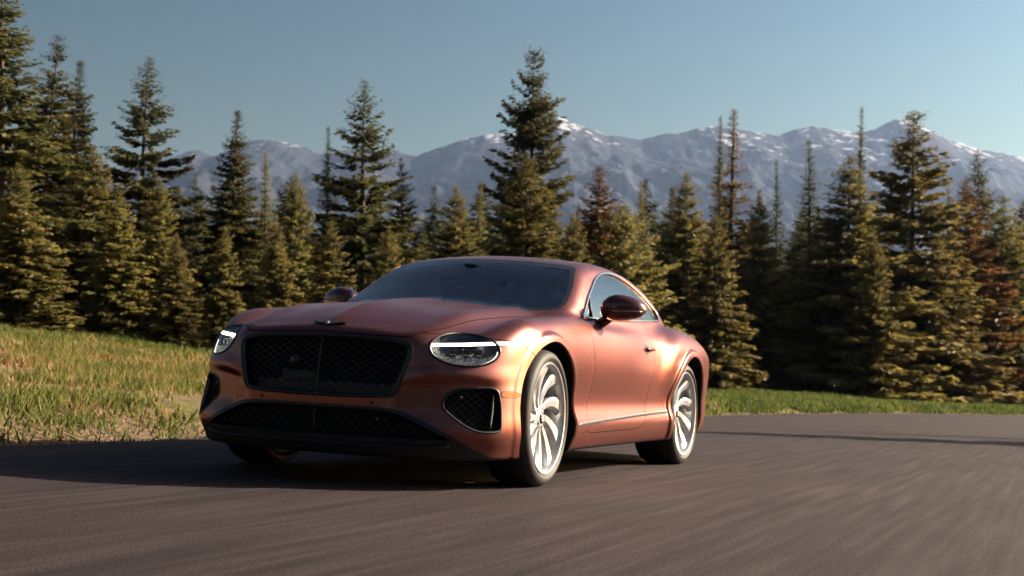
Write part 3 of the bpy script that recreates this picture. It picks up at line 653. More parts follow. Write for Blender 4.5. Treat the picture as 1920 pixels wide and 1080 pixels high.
def conifer(seed, H=10., R=1.7, p=.85, droop=.25, whorl=.19, nb=7, spire=0.0, gaps=0.0, dens=1.0, base=.02, fan=.34, wild=0.0, red=0.0, up=0.0):
    """arrays for trunk and crown; spire: thin top share; gaps: missing whorls; wild: uneven branch length"""
    rg = np.random.default_rng(seed); lean = rg.normal(size=2)*.012*H
    def axis(z): t = z/H; return np.stack([lean[0]*t*t+.03*np.sin(3*t+seed), lean[1]*t*t+.03*np.cos(4*t+seed), z], -1)
    tz = np.linspace(-.4, H*.985, 16); tr = np.interp(tz, [-.4, 0, H], [.016*H, .0125*H, .004]); mt = MB(); mt.tube(axis(tz), tr, 8)
    z = max(.15, base*H); tris = []; tints = []; sprays = []
    while z < H*.992:
        f = z/H; prof = (1-f)**p
        if spire and f > 1-spire: prof = (1-f)/spire*((spire)**p)*.72+.015
        if spire and f > 1-spire*1.35 and f <= 1-spire: prof *= np.interp(f, [1-spire*1.35, 1-spire], [1, .66])
        L0 = R*prof*(.86+.28*rg.random())*(1+wild*rg.normal()*.5)
        k = max(3, int(round(nb*(.8+.4*rg.random())))); a0 = rg.random()*6.28
        if rg.random() > gaps:
            for b_ in range(k):
                az = a0+b_*6.283/k+rg.normal()*.25; L_ = max(.06, L0*(.72+.45*rg.random()+wild*.6*rg.normal()))
                # outline gets uneven: some branches stick out
                if rg.random() < .12: L_ *= 1.2
                L_ = min(L_, 1.22*R*prof+.05)
                if rg.random() < .05+gaps*.5: continue
                el = up+np.interp(f, [0, .5, 1], [-.10, .02, .75])+rg.normal()*.10; org = axis(np.array([z+rg.normal()*.05]))[0]
                n = max(3, int(L_/.13*dens)); s_ = np.linspace(.12 if L_ < .5 else .18, 1, n); dirh = np.array([math.cos(az), math.sin(az)])
                r_ = s_*L_*math.cos(el); zz = s_*L_*math.sin(el)-droop*L_*s_**2*.8+.16*L_*s_**4
                P = np.stack([org[0]+dirh[0]*r_, org[1]+dirh[1]*r_, org[2]+zz], -1); sprays.append((P, az, s_, L_, f))
        z += whorl*(.75+.5*rg.random())*np.interp(f, [0, .6, 1], [1.1, 1, .55])
    PP = np.concatenate([s_[0] for s_ in sprays]); AZ = np.concatenate([np.full(len(s_[0]), s_[1]) for s_ in sprays]); SS = np.concatenate([s_[2] for s_ in sprays]); LL = np.concatenate([np.full(len(s_[0]), s_[3]) for s_ in sprays]); FF = np.concatenate([np.full(len(s_[0]), s_[4]) for s_ in sprays])
    out = []; tint = []
    for side in (-1, 1, 0):
        for rep_ in range(2):
            n = len(PP); ang = AZ+side*(.75+.25*rg.random(n))+.18*rg.normal(size=n); ln = fan*(.55+.6*rg.random(n))*np.clip(.10+LL*.85*(1.15-.6*SS), .16, 1.15)*(1.0 if side else .8)
            dz = -.10-.30*rg.random(n)-.15*droop+.35*(FF > .9)+(.22*rg.normal(size=n)); d = np.stack([np.cos(ang), np.sin(ang), dz], -1); d /= np.linalg.norm(d, axis=1)[:, None]
            o = PP+rg.normal(size=(n, 3))*.035; tilt = rg.normal(size=(n, 3))*.8+[0, 0, .25]; w_ = np.cross(d, tilt); w_ /= np.linalg.norm(w_, axis=1)[:, None]+1e-9; hw = (ln*(.17+.14*rg.random(n)))[:, None]
            # two slim triangles make one twig with a ragged tip
            m1 = o+d*(ln*.55)[:, None]
            out.append(np.stack([o, m1+w_*hw, o+d*ln[:, None]-w_*hw*.4], 1)); out.append(np.stack([o+d*(ln*.12)[:, None], o+d*(ln*.92)[:, None]+w_*hw*.5, m1-w_*hw], 1))
            tt = np.clip(.30+.5*SS+.12*rg.normal(size=n)+.1*(rep_), 0, 1)  # lighter towards branch tips: their sunlit look is put into the colour
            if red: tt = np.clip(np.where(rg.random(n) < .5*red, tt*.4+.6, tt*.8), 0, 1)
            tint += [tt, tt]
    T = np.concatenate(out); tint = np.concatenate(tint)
    return mt, T, tint
TREE = {}
def variant(key, mat, **kw):
    mt, T, tint = conifer(**kw); H = kw.get('H', 10.)
    o1 = mt.build('trunk', BARK, None, smooth=True); me1 = o1.data; bpy.data.objects.remove(o1)
    o2 = mesh_np('crown', T.reshape(-1, 3), np.arange(len(T)*3).reshape(-1, 3), mat, None, False); me2 = o2.data; bpy.data.objects.remove(o2)
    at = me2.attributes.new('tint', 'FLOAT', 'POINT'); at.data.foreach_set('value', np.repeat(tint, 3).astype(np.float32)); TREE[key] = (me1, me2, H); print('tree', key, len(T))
variant('full', NG, seed=1, H=10, R=2.05, p=.78, droop=.22, fan=.35, wild=.14, dens=1.55)
variant('full2', NG, seed=2, H=10, R=1.85, p=.70, droop=.15, fan=.34, wild=.26, dens=1.55, gaps=.04)
variant('full3', NG, seed=12, H=10, R=1.75, p=.62, droop=.26, fan=.34, wild=.34, dens=1.55, gaps=.10, up=.04)
variant('dark', ND, seed=3, H=11, R=1.85, p=.82, droop=.3, fan=.34, gaps=.05, wild=.16, dens=1.5)
variant('dark2', ND, seed=13, H=11, R=1.65, p=.70, droop=.34, fan=.33, gaps=.12, wild=.30, dens=1.5)
variant('spire', ND, seed=4, H=12, R=1.75, p=.85, droop=.3, spire=.42, fan=.30, gaps=.06, wild=.16, dens=1.4)
variant('spire2', NG, seed=5, H=11, R=1.65, p=.85, droop=.3, spire=.30, fan=.31, gaps=.05, wild=.16, dens=1.4)
variant('open', ND, seed=6, H=10, R=1.9, p=.75, droop=.10, whorl=.34, gaps=.06, fan=.31, nb=8, up=.02, wild=.18, dens=1.6)
variant('rust', NR, seed=7, H=10, R=1.9, p=.78, droop=.2, fan=.34, red=1.0, wild=.18, dens=1.5)
variant('bushy', NG, seed=8, H=6, R=1.9, p=.62, droop=.1, fan=.32, wild=.24, whorl=.22, dens=1.4)
variant('rustspire', NR, seed=9, H=12, R=1.6, p=.8, droop=.25, spire=.35, fan=.30, red=.7, gaps=.08, wild=.18, dens=1.4)
variant('pine', ND, seed=23, H=12, R=1.6, p=.55, droop=.0, whorl=.22, nb=7, gaps=.14, fan=.32, wild=.42, up=.16, dens=1.8, base=.10)
def pix(px, py, D):
    d = CF+((px-960)/FPX)*CR+((540-py)/FPX)*CU; return CAM+d*(D/(d[:2] @ VF))
AX = CU-CF*(CU @ CF)*0; AX = AX/np.linalg.norm(AX)
AX = np.array([AX[0], AX[1], 0])*.85+np.array([0, 0, AX[2]]); AX /= np.linalg.norm(AX)
def plant(kind, px, py, D, wide, label, name='spruce_tree', group='conifers behind the road', rot=None, lean=0.0):
    """a tree whose top stands at the given place, D metres away"""
    for _ in range(40):                                   # keep clear of the road
        b0 = pix(px, 740, D)
        if float(off_road(np.array(b0[0]), np.array(b0[1]))) > 5.0: break
        D += 1.0
    top = pix(px, py, D); me1, me2, H0 = TREE[kind]; ax = AX+CR*lean; ax = ax/np.linalg.norm(ax); H = 5.0
    for _ in range(12):
        b = top-ax*H; H += (b[2]-float(ground_h(b[0], b[1])))/ax[2]
    b = top-ax*H; r = empty(name, (b[0], b[1], b[2]-.05))
    q = Vector((0, 0, 1)).rotation_difference(Vector(ax)) @ Vector((0, 0, 1)).to_track_quat('Z', 'Y')
    from mathutils import Quaternion
    q = Vector((0, 0, 1)).rotation_difference(Vector(ax)) @ Quaternion((0, 0, 1), rot if rot is not None else (px*.37+py*.11) % 6.28)
    r.rotation_mode = 'QUATERNION'; r.rotation_quaternion = q; s_ = H/H0; r.scale = (s_*wide*1.1, s_*wide*1.1, s_)
    tag(r, label, 'tree', group)
    for nm, me in (('trunk', me1), ('crown', me2)):
        c = bpy.data.objects.new(nm, me); link(c, r)
    return r
# kind, x, y of the tip, distance, width factor, label
FOREST = [
 ('dark', 8, -70, 30, 1.47, 'huge dark spruce cut by the upper left corner of the picture'),
 ('dark2', 78, 55, 33, 1.24, 'tall dark spruce second from the left edge, tip near the top'),
 ('dark', 132, 104, 35, 1.12, 'ragged dark spruce third from the left edge, left of the isolated tall one'),
 ('open', 262, 102, 36, 1.30, 'tall isolated dark spruce between the left edge group and the snowy ridge'),
 ('full', 40, 300, 27, 1.42, 'broad olive spruce at the foot of the leftmost giant'),
 ('full2', 178, 270, 31, 1.36, 'olive spruce in front of the ragged dark spruce on the left'),
 ('full3', 225, 350, 29, 1.18, 'olive spruce at the lower left of the tall isolated spruce'),
 ('full2', 300, 330, 30, 1.24, 'olive spruce at the lower right of the tall isolated spruce'),
 ('dark2', 367, 322, 46, 0.94, 'small dark distant fir in the gap left of the car'),
 ('dark', 437, 203, 37, 1.18, 'dark pointed spruce above the front left fender of the car'),
 ('full', 330, 430, 27, 1.18, 'low golden spruce in front of the gap left of the car'),
 ('full3', 420, 420, 29, 1.00, 'low golden spruce under the dark pointed spruce'),
 ('spire2', 500, 280, 40, 1.18, 'slender spruce just right of the dark pointed spruce'),
 ('full2', 556, 322, 34, 1.12, 'olive spruce above the middle of the bonnet'),
 ('full', 520, 400, 28, 1.00, 'short golden spruce over the bonnet badge'),
 ('spire', 617, 234, 44, 0.95, 'thin spire topped fir left of the layered spruce'),
 ('open', 684, 150, 36, 1.32, 'layered open spruce with visible gaps above the windscreen corner'),
 ('dark2', 760, 288, 44, 0.89, 'narrow dark fir right of the layered open spruce'),
 ('full3', 622, 410, 29, 1.18, 'short olive spruce behind the far door mirror'),
 ('full2', 730, 420, 28, 1.18, 'short olive spruce behind the left end of the roof'),
 ('full', 853, 343, 34, 1.36, 'broad olive spruce left of the big dark pine'),
 ('spire2', 897, 338, 42, 1.06, 'small spire between the broad olive spruce and the big dark pine'),
 ('pine', 1002, 86, 46, 1.25, 'big dark pine with clumped limbs standing tallest above the roof'),
 ('full3', 985, 292, 33, 1.47, 'broad olive spruce in front of the big dark pine'),
 ('rust', 1125, 305, 36, 1.36, 'rust tinged spruce just right of the big dark pine'),
 ('full2', 1075, 395, 30, 1.18, 'short golden spruce below the rust tinged spruce by the pine'),
 ('spire2', 1210, 335, 46, 1.06, 'slender olive fir behind the rear side window'),
 ('bushy', 1180, 380, 32, 1.06, 'bushy golden spruce right above the rear of the roof'),
 ('full', 1282, 318, 48, 1.30, 'olive spruce above the rear haunch of the car'),
 ('dark', 1247, 345, 52, 1.06, 'dark fir half hidden behind the spruce over the rear haunch'),
 ('rustspire', 1368, 192, 54, 1.49, 'tall rusty fir with a ragged double spire right of the car'),
 ('spire', 1352, 215, 55, 0.80, 'thin dark spire leaning on the tall rusty fir'),
 ('full3', 1340, 400, 46, 1.23, 'olive spruce at the foot of the tall rusty fir'),
 ('full2', 1425, 352, 52, 0.98, 'narrow olive spruce between the rusty fir and the first thin spire'),
 ('spire', 1458, 298, 56, 0.85, 'first thin dark spire right of the tall rusty fir'),
 ('spire', 1522, 260, 55, 1.35, 'dark green fir with a needle thin top and wide skirt'),
 ('full', 1592, 288, 52, 1.62, 'sunlit olive spruce in front of the thinnest tall spire'),
 ('spire', 1614, 198, 66, 0.80, 'thinnest tall spire, right of the sunlit olive spruce'),
 ('full3', 1708, 203, 54, 1.43, 'tallest broad spruce on the right side of the picture'),
 ('full2', 1640, 440, 45, 1.17, 'low sunlit spruce at the left foot of the tallest right hand spruce'),
 ('full', 1755, 430, 44, 1.17, 'low sunlit spruce at the right foot of the tallest right hand spruce'),
 ('rust', 1812, 330, 50, 1.30, 'red brown needled spruce near the right edge'),
 ('spire2', 1785, 345, 56, 1.17, 'slim olive fir between the tallest right spruce and the red brown one'),
 ('open', 1846, 278, 58, 1.10, 'layered dark spire near the right edge'),
 ('full3', 1886, 362, 50, 1.23, 'olive spruce second from the right edge'),
 ('full2', 1925, 360, 47, 1.30, 'olive spruce cut by the right edge of the picture'),
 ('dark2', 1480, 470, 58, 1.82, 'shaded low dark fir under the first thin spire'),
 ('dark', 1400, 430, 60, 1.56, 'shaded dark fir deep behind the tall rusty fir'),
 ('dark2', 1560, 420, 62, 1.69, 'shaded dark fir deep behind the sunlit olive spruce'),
]
for a_ in FOREST: plant(*a_[:5], a_[5], name='pine_tree' if a_[0] == 'pine' else ('fir_tree' if 'fir' in a_[5] or 'spire' in a_[5] else 'spruce_tree'))

# two trees beside the road, out of the picture to the right, whose shadows cross the road behind the car
def plant_at(kind, x, y, H, wide, label, name, group):
    me1, me2, H0 = TREE[kind]; r = empty(name, (x, y, float(ground_h(np.array(x), np.array(y)))-.05)); r.scale = (H/H0*wide, H/H0*wide, H/H0); tag(r, label, 'tree', group)
    for nm, me in (('trunk', me1), ('crown', me2)): link(bpy.data.objects.new(nm, me), r)
plant_at('full2', -21.3, 12.4, 9.2, .95, 'full roadside fir on the near side, left of its neighbour', 'fir_tree', 'roadside trees beside the camera')
plant_at('spire2', -25.5, 14.5, 9.4, 1.3, 'slender roadside spruce on the near side, right of its neighbour', 'spruce_tree', 'roadside trees beside the camera')

# the wood behind: one mass of further conifers closing the gaps
def wood():
    rg = np.random.default_rng(5); Vs = []; Ts = []
    for i in range(84):
        px = -60+i*24.0+rg.normal()*10; py = 392+rg.normal()*30-(15 if px < 600 else 0)+(25 if px > 1400 else 0); D = (52 if px < 900 else 66)+rg.random()*12; kind = ['full', 'full2', 'dark', 'spire2', 'dark'][i % 5]
        me = TREE[kind][1]; n = len(me.vertices); co = np.empty(n*3, np.float32); me.vertices.foreach_get('co', co); co = co.reshape(-1, 3, 3); tt = np.empty(n, np.float32); me.attributes['tint'].data.foreach_get('value', tt); tt = tt.reshape(-1, 3)
        k = rg.random(len(co)) < .085; co = co[k]; tt = tt[k]; c = co.mean(1, keepdims=True); co = c+(co-c)*2.7
        top = pix(px, py, D); g0 = float(ground_h(top[0], top[1])); H = top[2]-g0; s_ = H/TREE[kind][2]; a = rg.random()*6.28; Rz = np.array([[math.cos(a), -math.sin(a), 0], [math.sin(a), math.cos(a), 0], [0, 0, 1]])
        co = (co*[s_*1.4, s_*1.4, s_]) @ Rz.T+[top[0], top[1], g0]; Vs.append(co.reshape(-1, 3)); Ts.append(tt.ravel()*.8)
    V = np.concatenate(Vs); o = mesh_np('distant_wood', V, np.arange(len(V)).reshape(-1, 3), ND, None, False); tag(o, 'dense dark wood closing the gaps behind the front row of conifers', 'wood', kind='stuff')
    at = o.data.attributes.new('tint', 'FLOAT', 'POINT'); at.data.foreach_set('value', np.concatenate(Ts).astype(np.float32)); print('wood', len(V)//3)
wood()

# unseen forest added behind and beside the camera to darken the car's reflections
def make_unseen_wood():
    rg = np.random.default_rng(15); Vs = []; Ts = []; n_ = 0
    while n_ < 130:
        a = rad(-62+150*rg.random()); r = 22+38*rg.random()**.8; x, y = CAM[0]-4+r*math.cos(a), CAM[1]+r*math.sin(a)
        if off_road(np.array(x), np.array(y)) > -ROADW-3 and off_road(np.array(x), np.array(y)) < 5: continue
        if (np.array([x, y])-CAM[:2]) @ VF > -3: continue
        n_ += 1; kind = ['full', 'full2', 'dark', 'spire2', 'open'][n_ % 5]; me = TREE[kind][1]; n = len(me.vertices); co = np.empty(n*3, np.float32); me.vertices.foreach_get('co', co); co = co.reshape(-1, 3, 3); tt = np.empty(n, np.float32); me.attributes['tint'].data.foreach_get('value', tt); tt = tt.reshape(-1, 3)
        k = rg.random(len(co)) < .022; co = co[k]; tt = tt[k]; c = co.mean(1, keepdims=True); co = c+(co-c)*4.5; s_ = (9+5*rg.random())/TREE[kind][2]; a2 = rg.random()*6.28; Rz = np.array([[math.cos(a2), -math.sin(a2), 0], [math.sin(a2), math.cos(a2), 0], [0, 0, 1]])
        co = (co*[s_*1.3, s_*1.3, s_]) @ Rz.T+[x, y, float(ground_h(np.array(x), np.array(y)))]; Vs.append(co.reshape(-1, 3)); Ts.append(tt.ravel())
    V = np.concatenate(Vs); o = mesh_np('unseen_wood', V, np.arange(len(V)).reshape(-1, 3), ND, None, False); tag(o, 'unseen conifer wood added behind the viewer to darken reflections on the car', 'wood', kind='stuff')
    at = o.data.attributes.new('tint', 'FLOAT', 'POINT'); at.data.foreach_set('value', np.concatenate(Ts).astype(np.float32)); print('far side', len(V)//3)
make_unseen_wood()
# ------------------------------------------------------------------ car
car = empty('car', (0, 0, 0)); tag(car, 'copper orange satin coupe with black mesh grille driving on the road', 'car')
SHELL, HOOD, BUMPER, FENDER, DOOR, WS, SG, QG, FRIT, VAL, BACK, LENS, BAR, MARK, TAIL, GAP, UNDER, LID, SIDEFRIT, HOLE = range(20)
BV, BT = surface_nets(.0135)
BL = np.zeros(len(BT), int)
BV, BT, BL = cut(BV, BT, BL, BV[:, 1]-1e-9)
_k = BV[BT].mean(1)[:, 1] > 0; BT = BT[_k]; BL = BL[_k]; BV[np.abs(BV[:, 1]) < 2e-6, 1] = 0
cXZ = lambda P: P[:, [0, 2]]
cXY = lambda P: P[:, [0, 1]]
cYZ = lambda P: P[:, [1, 2]]
def tri_info():
    c = BV[BT].mean(1); n = np.cross(BV[BT[:, 1]]-BV[BT[:, 0]], BV[BT[:, 2]]-BV[BT[:, 0]])
    return c, n/(np.linalg.norm(n, axis=1)[:, None]+1e-15)
def region(field, mask, new, frm=None):
    """cut along field==0, label field<0 as new"""
    global BV, BT, BL
    c, n = tri_info(); mk = mask(c, n)
    if frm is not None: mk &= np.isin(BL, frm)
    vs = np.unique(BT[mk]); f = np.ones(len(BV)); f[vs] = field(BV[vs])
    BV, BT, BL = cut(BV, BT, BL, f, mk)
    c, n = tri_info(); mk = mask(c, n)
    if frm is not None: mk &= np.isin(BL, frm)
    i = np.where(mk)[0]; i = i[field(c[i]) < 0]; BL[i] = new
def gap(dfield, mask, w=.0022, frm=None):
    """narrow shut line where |dfield| < w"""
    global BV, BT, BL
    for sgn in (-1, 1):
        c, n = tri_info(); mk = mask(c, n)
        if frm is not None: mk &= np.isin(BL, frm)
        vs = np.unique(BT[mk]); f = np.ones(len(BV)); f[vs] = dfield(BV[vs])+sgn*w
        BV, BT, BL = cut(BV, BT, BL, f, mk)
    c, n = tri_info(); mk = mask(c, n)
    if frm is not None: mk &= np.isin(BL, frm)
    i = np.where(mk)[0]; i = i[np.abs(dfield(c[i])) < w]; BL[i] = GAP
# outlines ----------------------------------------------------------
both = lambda P: np.concatenate([P, (P*[-1, 1])[::-1]])               # mirror a (y,z) half outline
POLY = {}
POLY['grille'] = both(np.array([(0, .763), (.15, .763), (.30, .759), (.40, .751), (.462, .742), (.488, .734), (.503, .719), (.507, .700), (.500, .655), (.489, .612), (.470, .548), (.455, .500), (.446, .482), (.428, .471), (.40, .466), (.30, .460), (.15, .456), (0, .455)]))
POLY['valance'] = both(np.array([(0, .409), (.20, .410), (.36, .409), (.43, .405), (.49, .392), (.56, .365), (.65, .325), (.74, .276), (.785, .240), (.83, .205), (.87, .18), (.93, .165), (1.1, .16), (1.1, .0), (0, .0)]))
POLY['lower'] = both(np.array([(0, .393), (.20, .394), (.35, .392), (.42, .387), (.47, .377), (.55, .345), (.64, .305), (.70, .276), (.715, .264), (.70, .257), (.5, .254), (.35, .252), (.2, .252), (0, .252)]))
POLY['intake'] = cspline([(.672, .446), (.684, .478), (.705, .503), (.745, .521), (.80, .528), (.855, .531), (.882, .524), (.896, .498), (.908, .44), (.918, .37), (.921, .330), (.913, .311), (.888, .305), (.85, .306), (.815, .318), (.76, .350), (.70, .395), (.678, .418)], 140)
HC = np.array([.645, .735, .721]); HT = np.array([-.696, .718, 0]); HN = np.array([.718, .696, 0])
cHL = lambda P: np.stack([(P-HC)@HT, P[:, 2]-HC[2]], -1)
th_ = np.linspace(0, 2*np.pi, 120, endpoint=False)
POLY['lamp'] = np.stack([.190*np.cos(th_), .0855*np.sin(th_)+.004*np.cos(th_)], -1)
POLY['bar'] = rpoly([(-.18, .010), (-.10, .014), (0, .020), (.12, .030), (.20, .036), (.30, .042), (.325, .044), (.336, .056), (.30, .0585), (.20, .053), (.10, .045), (0, .037), (-.10, .030), (-.18, .025)], .006, 4)
POLY['dlo'] = cspline([(-.885, .975), (-.93, 1.005), (-1.067, 1.093), (-1.20, 1.160), (-1.339, 1.222), (-1.47, 1.268), (-1.60, 1.298), (-1.72, 1.315), (-1.85, 1.3215), (-2.0, 1.316), (-2.15, 1.298), (-2.35, 1.257), (-2.55, 1.200), (-2.70, 1.147), (-2.755, 1.112), (-2.745, 1.072), (-2.70, 1.050), (-2.60, 1.041), (-2.3, 1.026), (-1.9, 1.008), (-1.5, .993), (-1.15, .981), (-.95, .973)], 260)
POLY['ws'] = np.array([(0, 1.3435), (.20, 1.3425), (.40, 1.336), (.53, 1.326), (.605, 1.315), (.632, 1.302), (.655, 1.265), (.700, 1.182), (.735, 1.08), (.742, 1.045), (.735, 1.018), (.70, 1.004), (.6, .99), (.3, .96), (0, .95)]); POLY['ws'] = both(POLY['ws'])
POLY['door'] = rpoly([(-.86, 1.02), (-.795, .960), (-.752, .87), (-.763, .76), (-.782, .62), (-.775, .50), (-.735, .44), (-.70, .40), (-.722, .34), (-.732, .278), (-1.2, .281), (-1.76, .288), (-1.88, .345), (-1.915, .41), (-1.97, .512), (-2.06, .66), (-2.110, .79), (-2.125, .88), (-2.135, 1.06)], [.02, .03, .05, .05, .05, .05, .03, .03, .03, .012, .1, .09, .05, .04, .06, .06, .05, .05, .01])
POLY['hood'] = np.array([(.828, 0), (.826, .15), (.820, .28), (.808, .40), (.797, .46), (.78, .495), (.72, .545), (.66, .572), (.596, .590), (.5, .601), (.397, .608), (.25, .613), (.1, .617), (-.1, .622), (-.3, .632), (-.5, .655), (-.64, .69), (-.70, .73), (-.60, .60), (-.45, .40), (-.36, .2), (-.32, 0)])
POLY['hood'] = np.concatenate([POLY['hood'], (POLY['hood']*[1, -1])[::-1]])
POLY['mark'] = np.stack([.475+.062*np.sign(np.cos(th_))*np.abs(np.cos(th_))**.6, .502+.0155*np.sign(np.sin(th_))*np.abs(np.sin(th_))**.8], -1)
sd = lambda name, cf, off=0.0: (lambda P: sdist(cf(P), POLY[name])+off)
# holes and glass ----------------------------------------------------
for cx, cz in AC:
    region(lambda P: np.hypot(P[:, 0]-cx, P[:, 2]-cz)-AR, lambda c, n: (c[:, 1] > .60) & (np.abs(c[:, 0]-cx) < .55) & (c[:, 2] < .88), HOLE)
front = lambda c, n: (n[:, 0] > .03) & (c[:, 0] > .30) & (c[:, 2] < .86)
region(sd('grille', cYZ), front, HOLE)
region(sd('intake', cYZ), lambda c, n: front(c, n) & (c[:, 1] > .6), HOLE)
region(sd('valance', cYZ), lambda c, n: front(c, n) & (c[:, 0] > .47), VAL, [SHELL])
region(sd('lower', cYZ), front, HOLE, [VAL])
hlm = lambda c, n: (n@HN > .12) & (c[:, 0] > .30) & (c[:, 2] > .58) & (c[:, 2] < .86) & (c[:, 1] > .5)
region(sd('bar', cHL), hlm, BAR, [SHELL])
region(sd('lamp', cHL), hlm, LENS, [SHELL])
sidem = lambda c, n: (c[:, 1] > .45)
region(sd('dlo', cXZ), lambda c, n: sidem(c, n) & (c[:, 2] > .93) & (c[:, 0] < -.8) & (n[:, 1] > .2), SIDEFRIT)
region(sd('dlo', cXZ, .016), lambda c, n: sidem(c, n) & (c[:, 2] > .93) & (c[:, 0] < -.8), SG, [SIDEFRIT])
region(lambda P: ldist(cXZ(P), np.array([(-2.735, 1.2), (-2.655, 1.0)])), lambda c, n: sidem(c, n) & (c[:, 2] > .9) & (c[:, 0] < -2.5), SIDEFRIT, [SG])
gap(lambda P: ldist(cXZ(P), np.array([(-2.31, 1.34), (-2.26, 1.27), (-2.13, .98)])), lambda c, n: sidem(c, n) & (c[:, 2] > .98) & (c[:, 0] < -2.0), .004, [SG])
BL[BL == GAP] = SIDEFRIT
region(sd('ws', cYZ), lambda c, n: (n[:, 0] > .12) & (c[:, 0] < -.25) & (c[:, 0] > -1.5) & (c[:, 2] > .955), FRIT, [SHELL])
region(sd('ws', cYZ, .022), lambda c, n: (c[:, 0] < -.25) & (c[:, 2] > .9), WS, [FRIT])
bl = np.array([(-2.55, 0), (-2.56, .3), (-2.62, .50), (-2.72, .535), (-3.0, .52), (-3.3, .46), (-3.42, .40), (-3.46, 0)]); POLY['backlight'] = np.concatenate([bl, (bl*[1, -1])[::-1]])
region(sd('backlight', cXY), lambda c, n: (n[:, 2] > .3) & (c[:, 2] > .98) & (c[:, 0] < -2.4), BACK, [SHELL])
tl = np.stack([.70+.15*np.cos(th_), .74+.065*np.sin(th_)], -1); POLY['tail'] = tl
region(sd('tail', cYZ), lambda c, n: (n[:, 0] < -.2) & (c[:, 0] < -3.4) & (c[:, 1] > .4), TAIL, [SHELL])
region(sd('mark', cXZ), lambda c, n: (c[:, 1] > .8) & (c[:, 0] > .35) & (c[:, 0] < .6), MARK, [SHELL])
region(lambda P: P[:, 2]-.195+.0*P[:, 0], lambda c, n: n[:, 2] < -.55, UNDER, [SHELL])
# panels and shut lines ----------------------------------------------
hoodm = lambda c, n: (n[:, 2] > .12) & (c[:, 2] > .7) & (c[:, 0] > -.8)
gap(sd('hood', cXY), hoodm, .0024, [SHELL])
region(sd('hood', cXY), hoodm, HOOD, [SHELL])
doorm = lambda c, n: (c[:, 1] > .6) & (c[:, 2] < 1.02) & (c[:, 2] > .24) & (n[:, 1] > .1)
gap(sd('door', cXZ), doorm, .0024, [SHELL])
region(sd('door', cXZ), doorm, DOOR, [SHELL])
SEAM = np.array([(1.0, .80), (.58, .795), (.356, .772), (.252, .71), (.12, .60)])
bm_ = lambda c, n: (c[:, 0] > .18) & (c[:, 1] > .3)
gap(lambda P: ldist(cXZ(P), SEAM), bm_, .0018, [SHELL])
region(lambda P: -ldist(cXZ(P), SEAM), lambda c, n: (c[:, 0] > .1), BUMPER, [SHELL])
PIL = np.array([(-.55, 1.05), (-.72, 1.012), (-.86, .972), (-1.0, .93)])
gap(lambda P: ldist(cXZ(P), PIL), lambda c, n: (c[:, 1] > .6) & (c[:, 0] < -.6) & (c[:, 0] > -.9) & (c[:, 2] > .94) & (c[:, 2] < 1.06), .0016, [SHELL])
_c, _n = tri_info(); _m = (BL == SHELL) & (_c[:, 0] > -.9) & (_c[:, 1] > .5) & (_c[:, 2] < 1.01) & (ldist(cXZ(_c), PIL) < 0) & (_c[:, 0] > np.interp(_c[:, 2], [.2, .28, .4, .5, .62, .87, .96, 1.02], [-.40, -.732, -.70, -.775, -.782, -.752, -.795, -.86])-.0)
BL[_m] = FENDER
SILL = np.array([(-.30, .272), (-.75, .290), (-1.2, .308), (-1.8, .333), (-2.32, .357), (-2.5, .365)])
gap(lambda P: ldist(cXZ(P), SILL), lambda c, n: (c[:, 1] > .8) & (c[:, 0] < -.36) & (c[:, 0] > -2.42) & (c[:, 2] > .22) & (c[:, 2] < .42), .0012, [SHELL, FENDER])
REARSEAM = np.array([(-3.55, 1.0), (-3.50, .75), (-3.30, .62), (-3.22, .56)])
gap(lambda P: ldist(cXZ(P), REARSEAM), lambda c, n: (c[:, 1] > .75) & (c[:, 0] < -3.15) & (c[:, 2] < .70) & (c[:, 2] > .5), .0016, [SHELL])
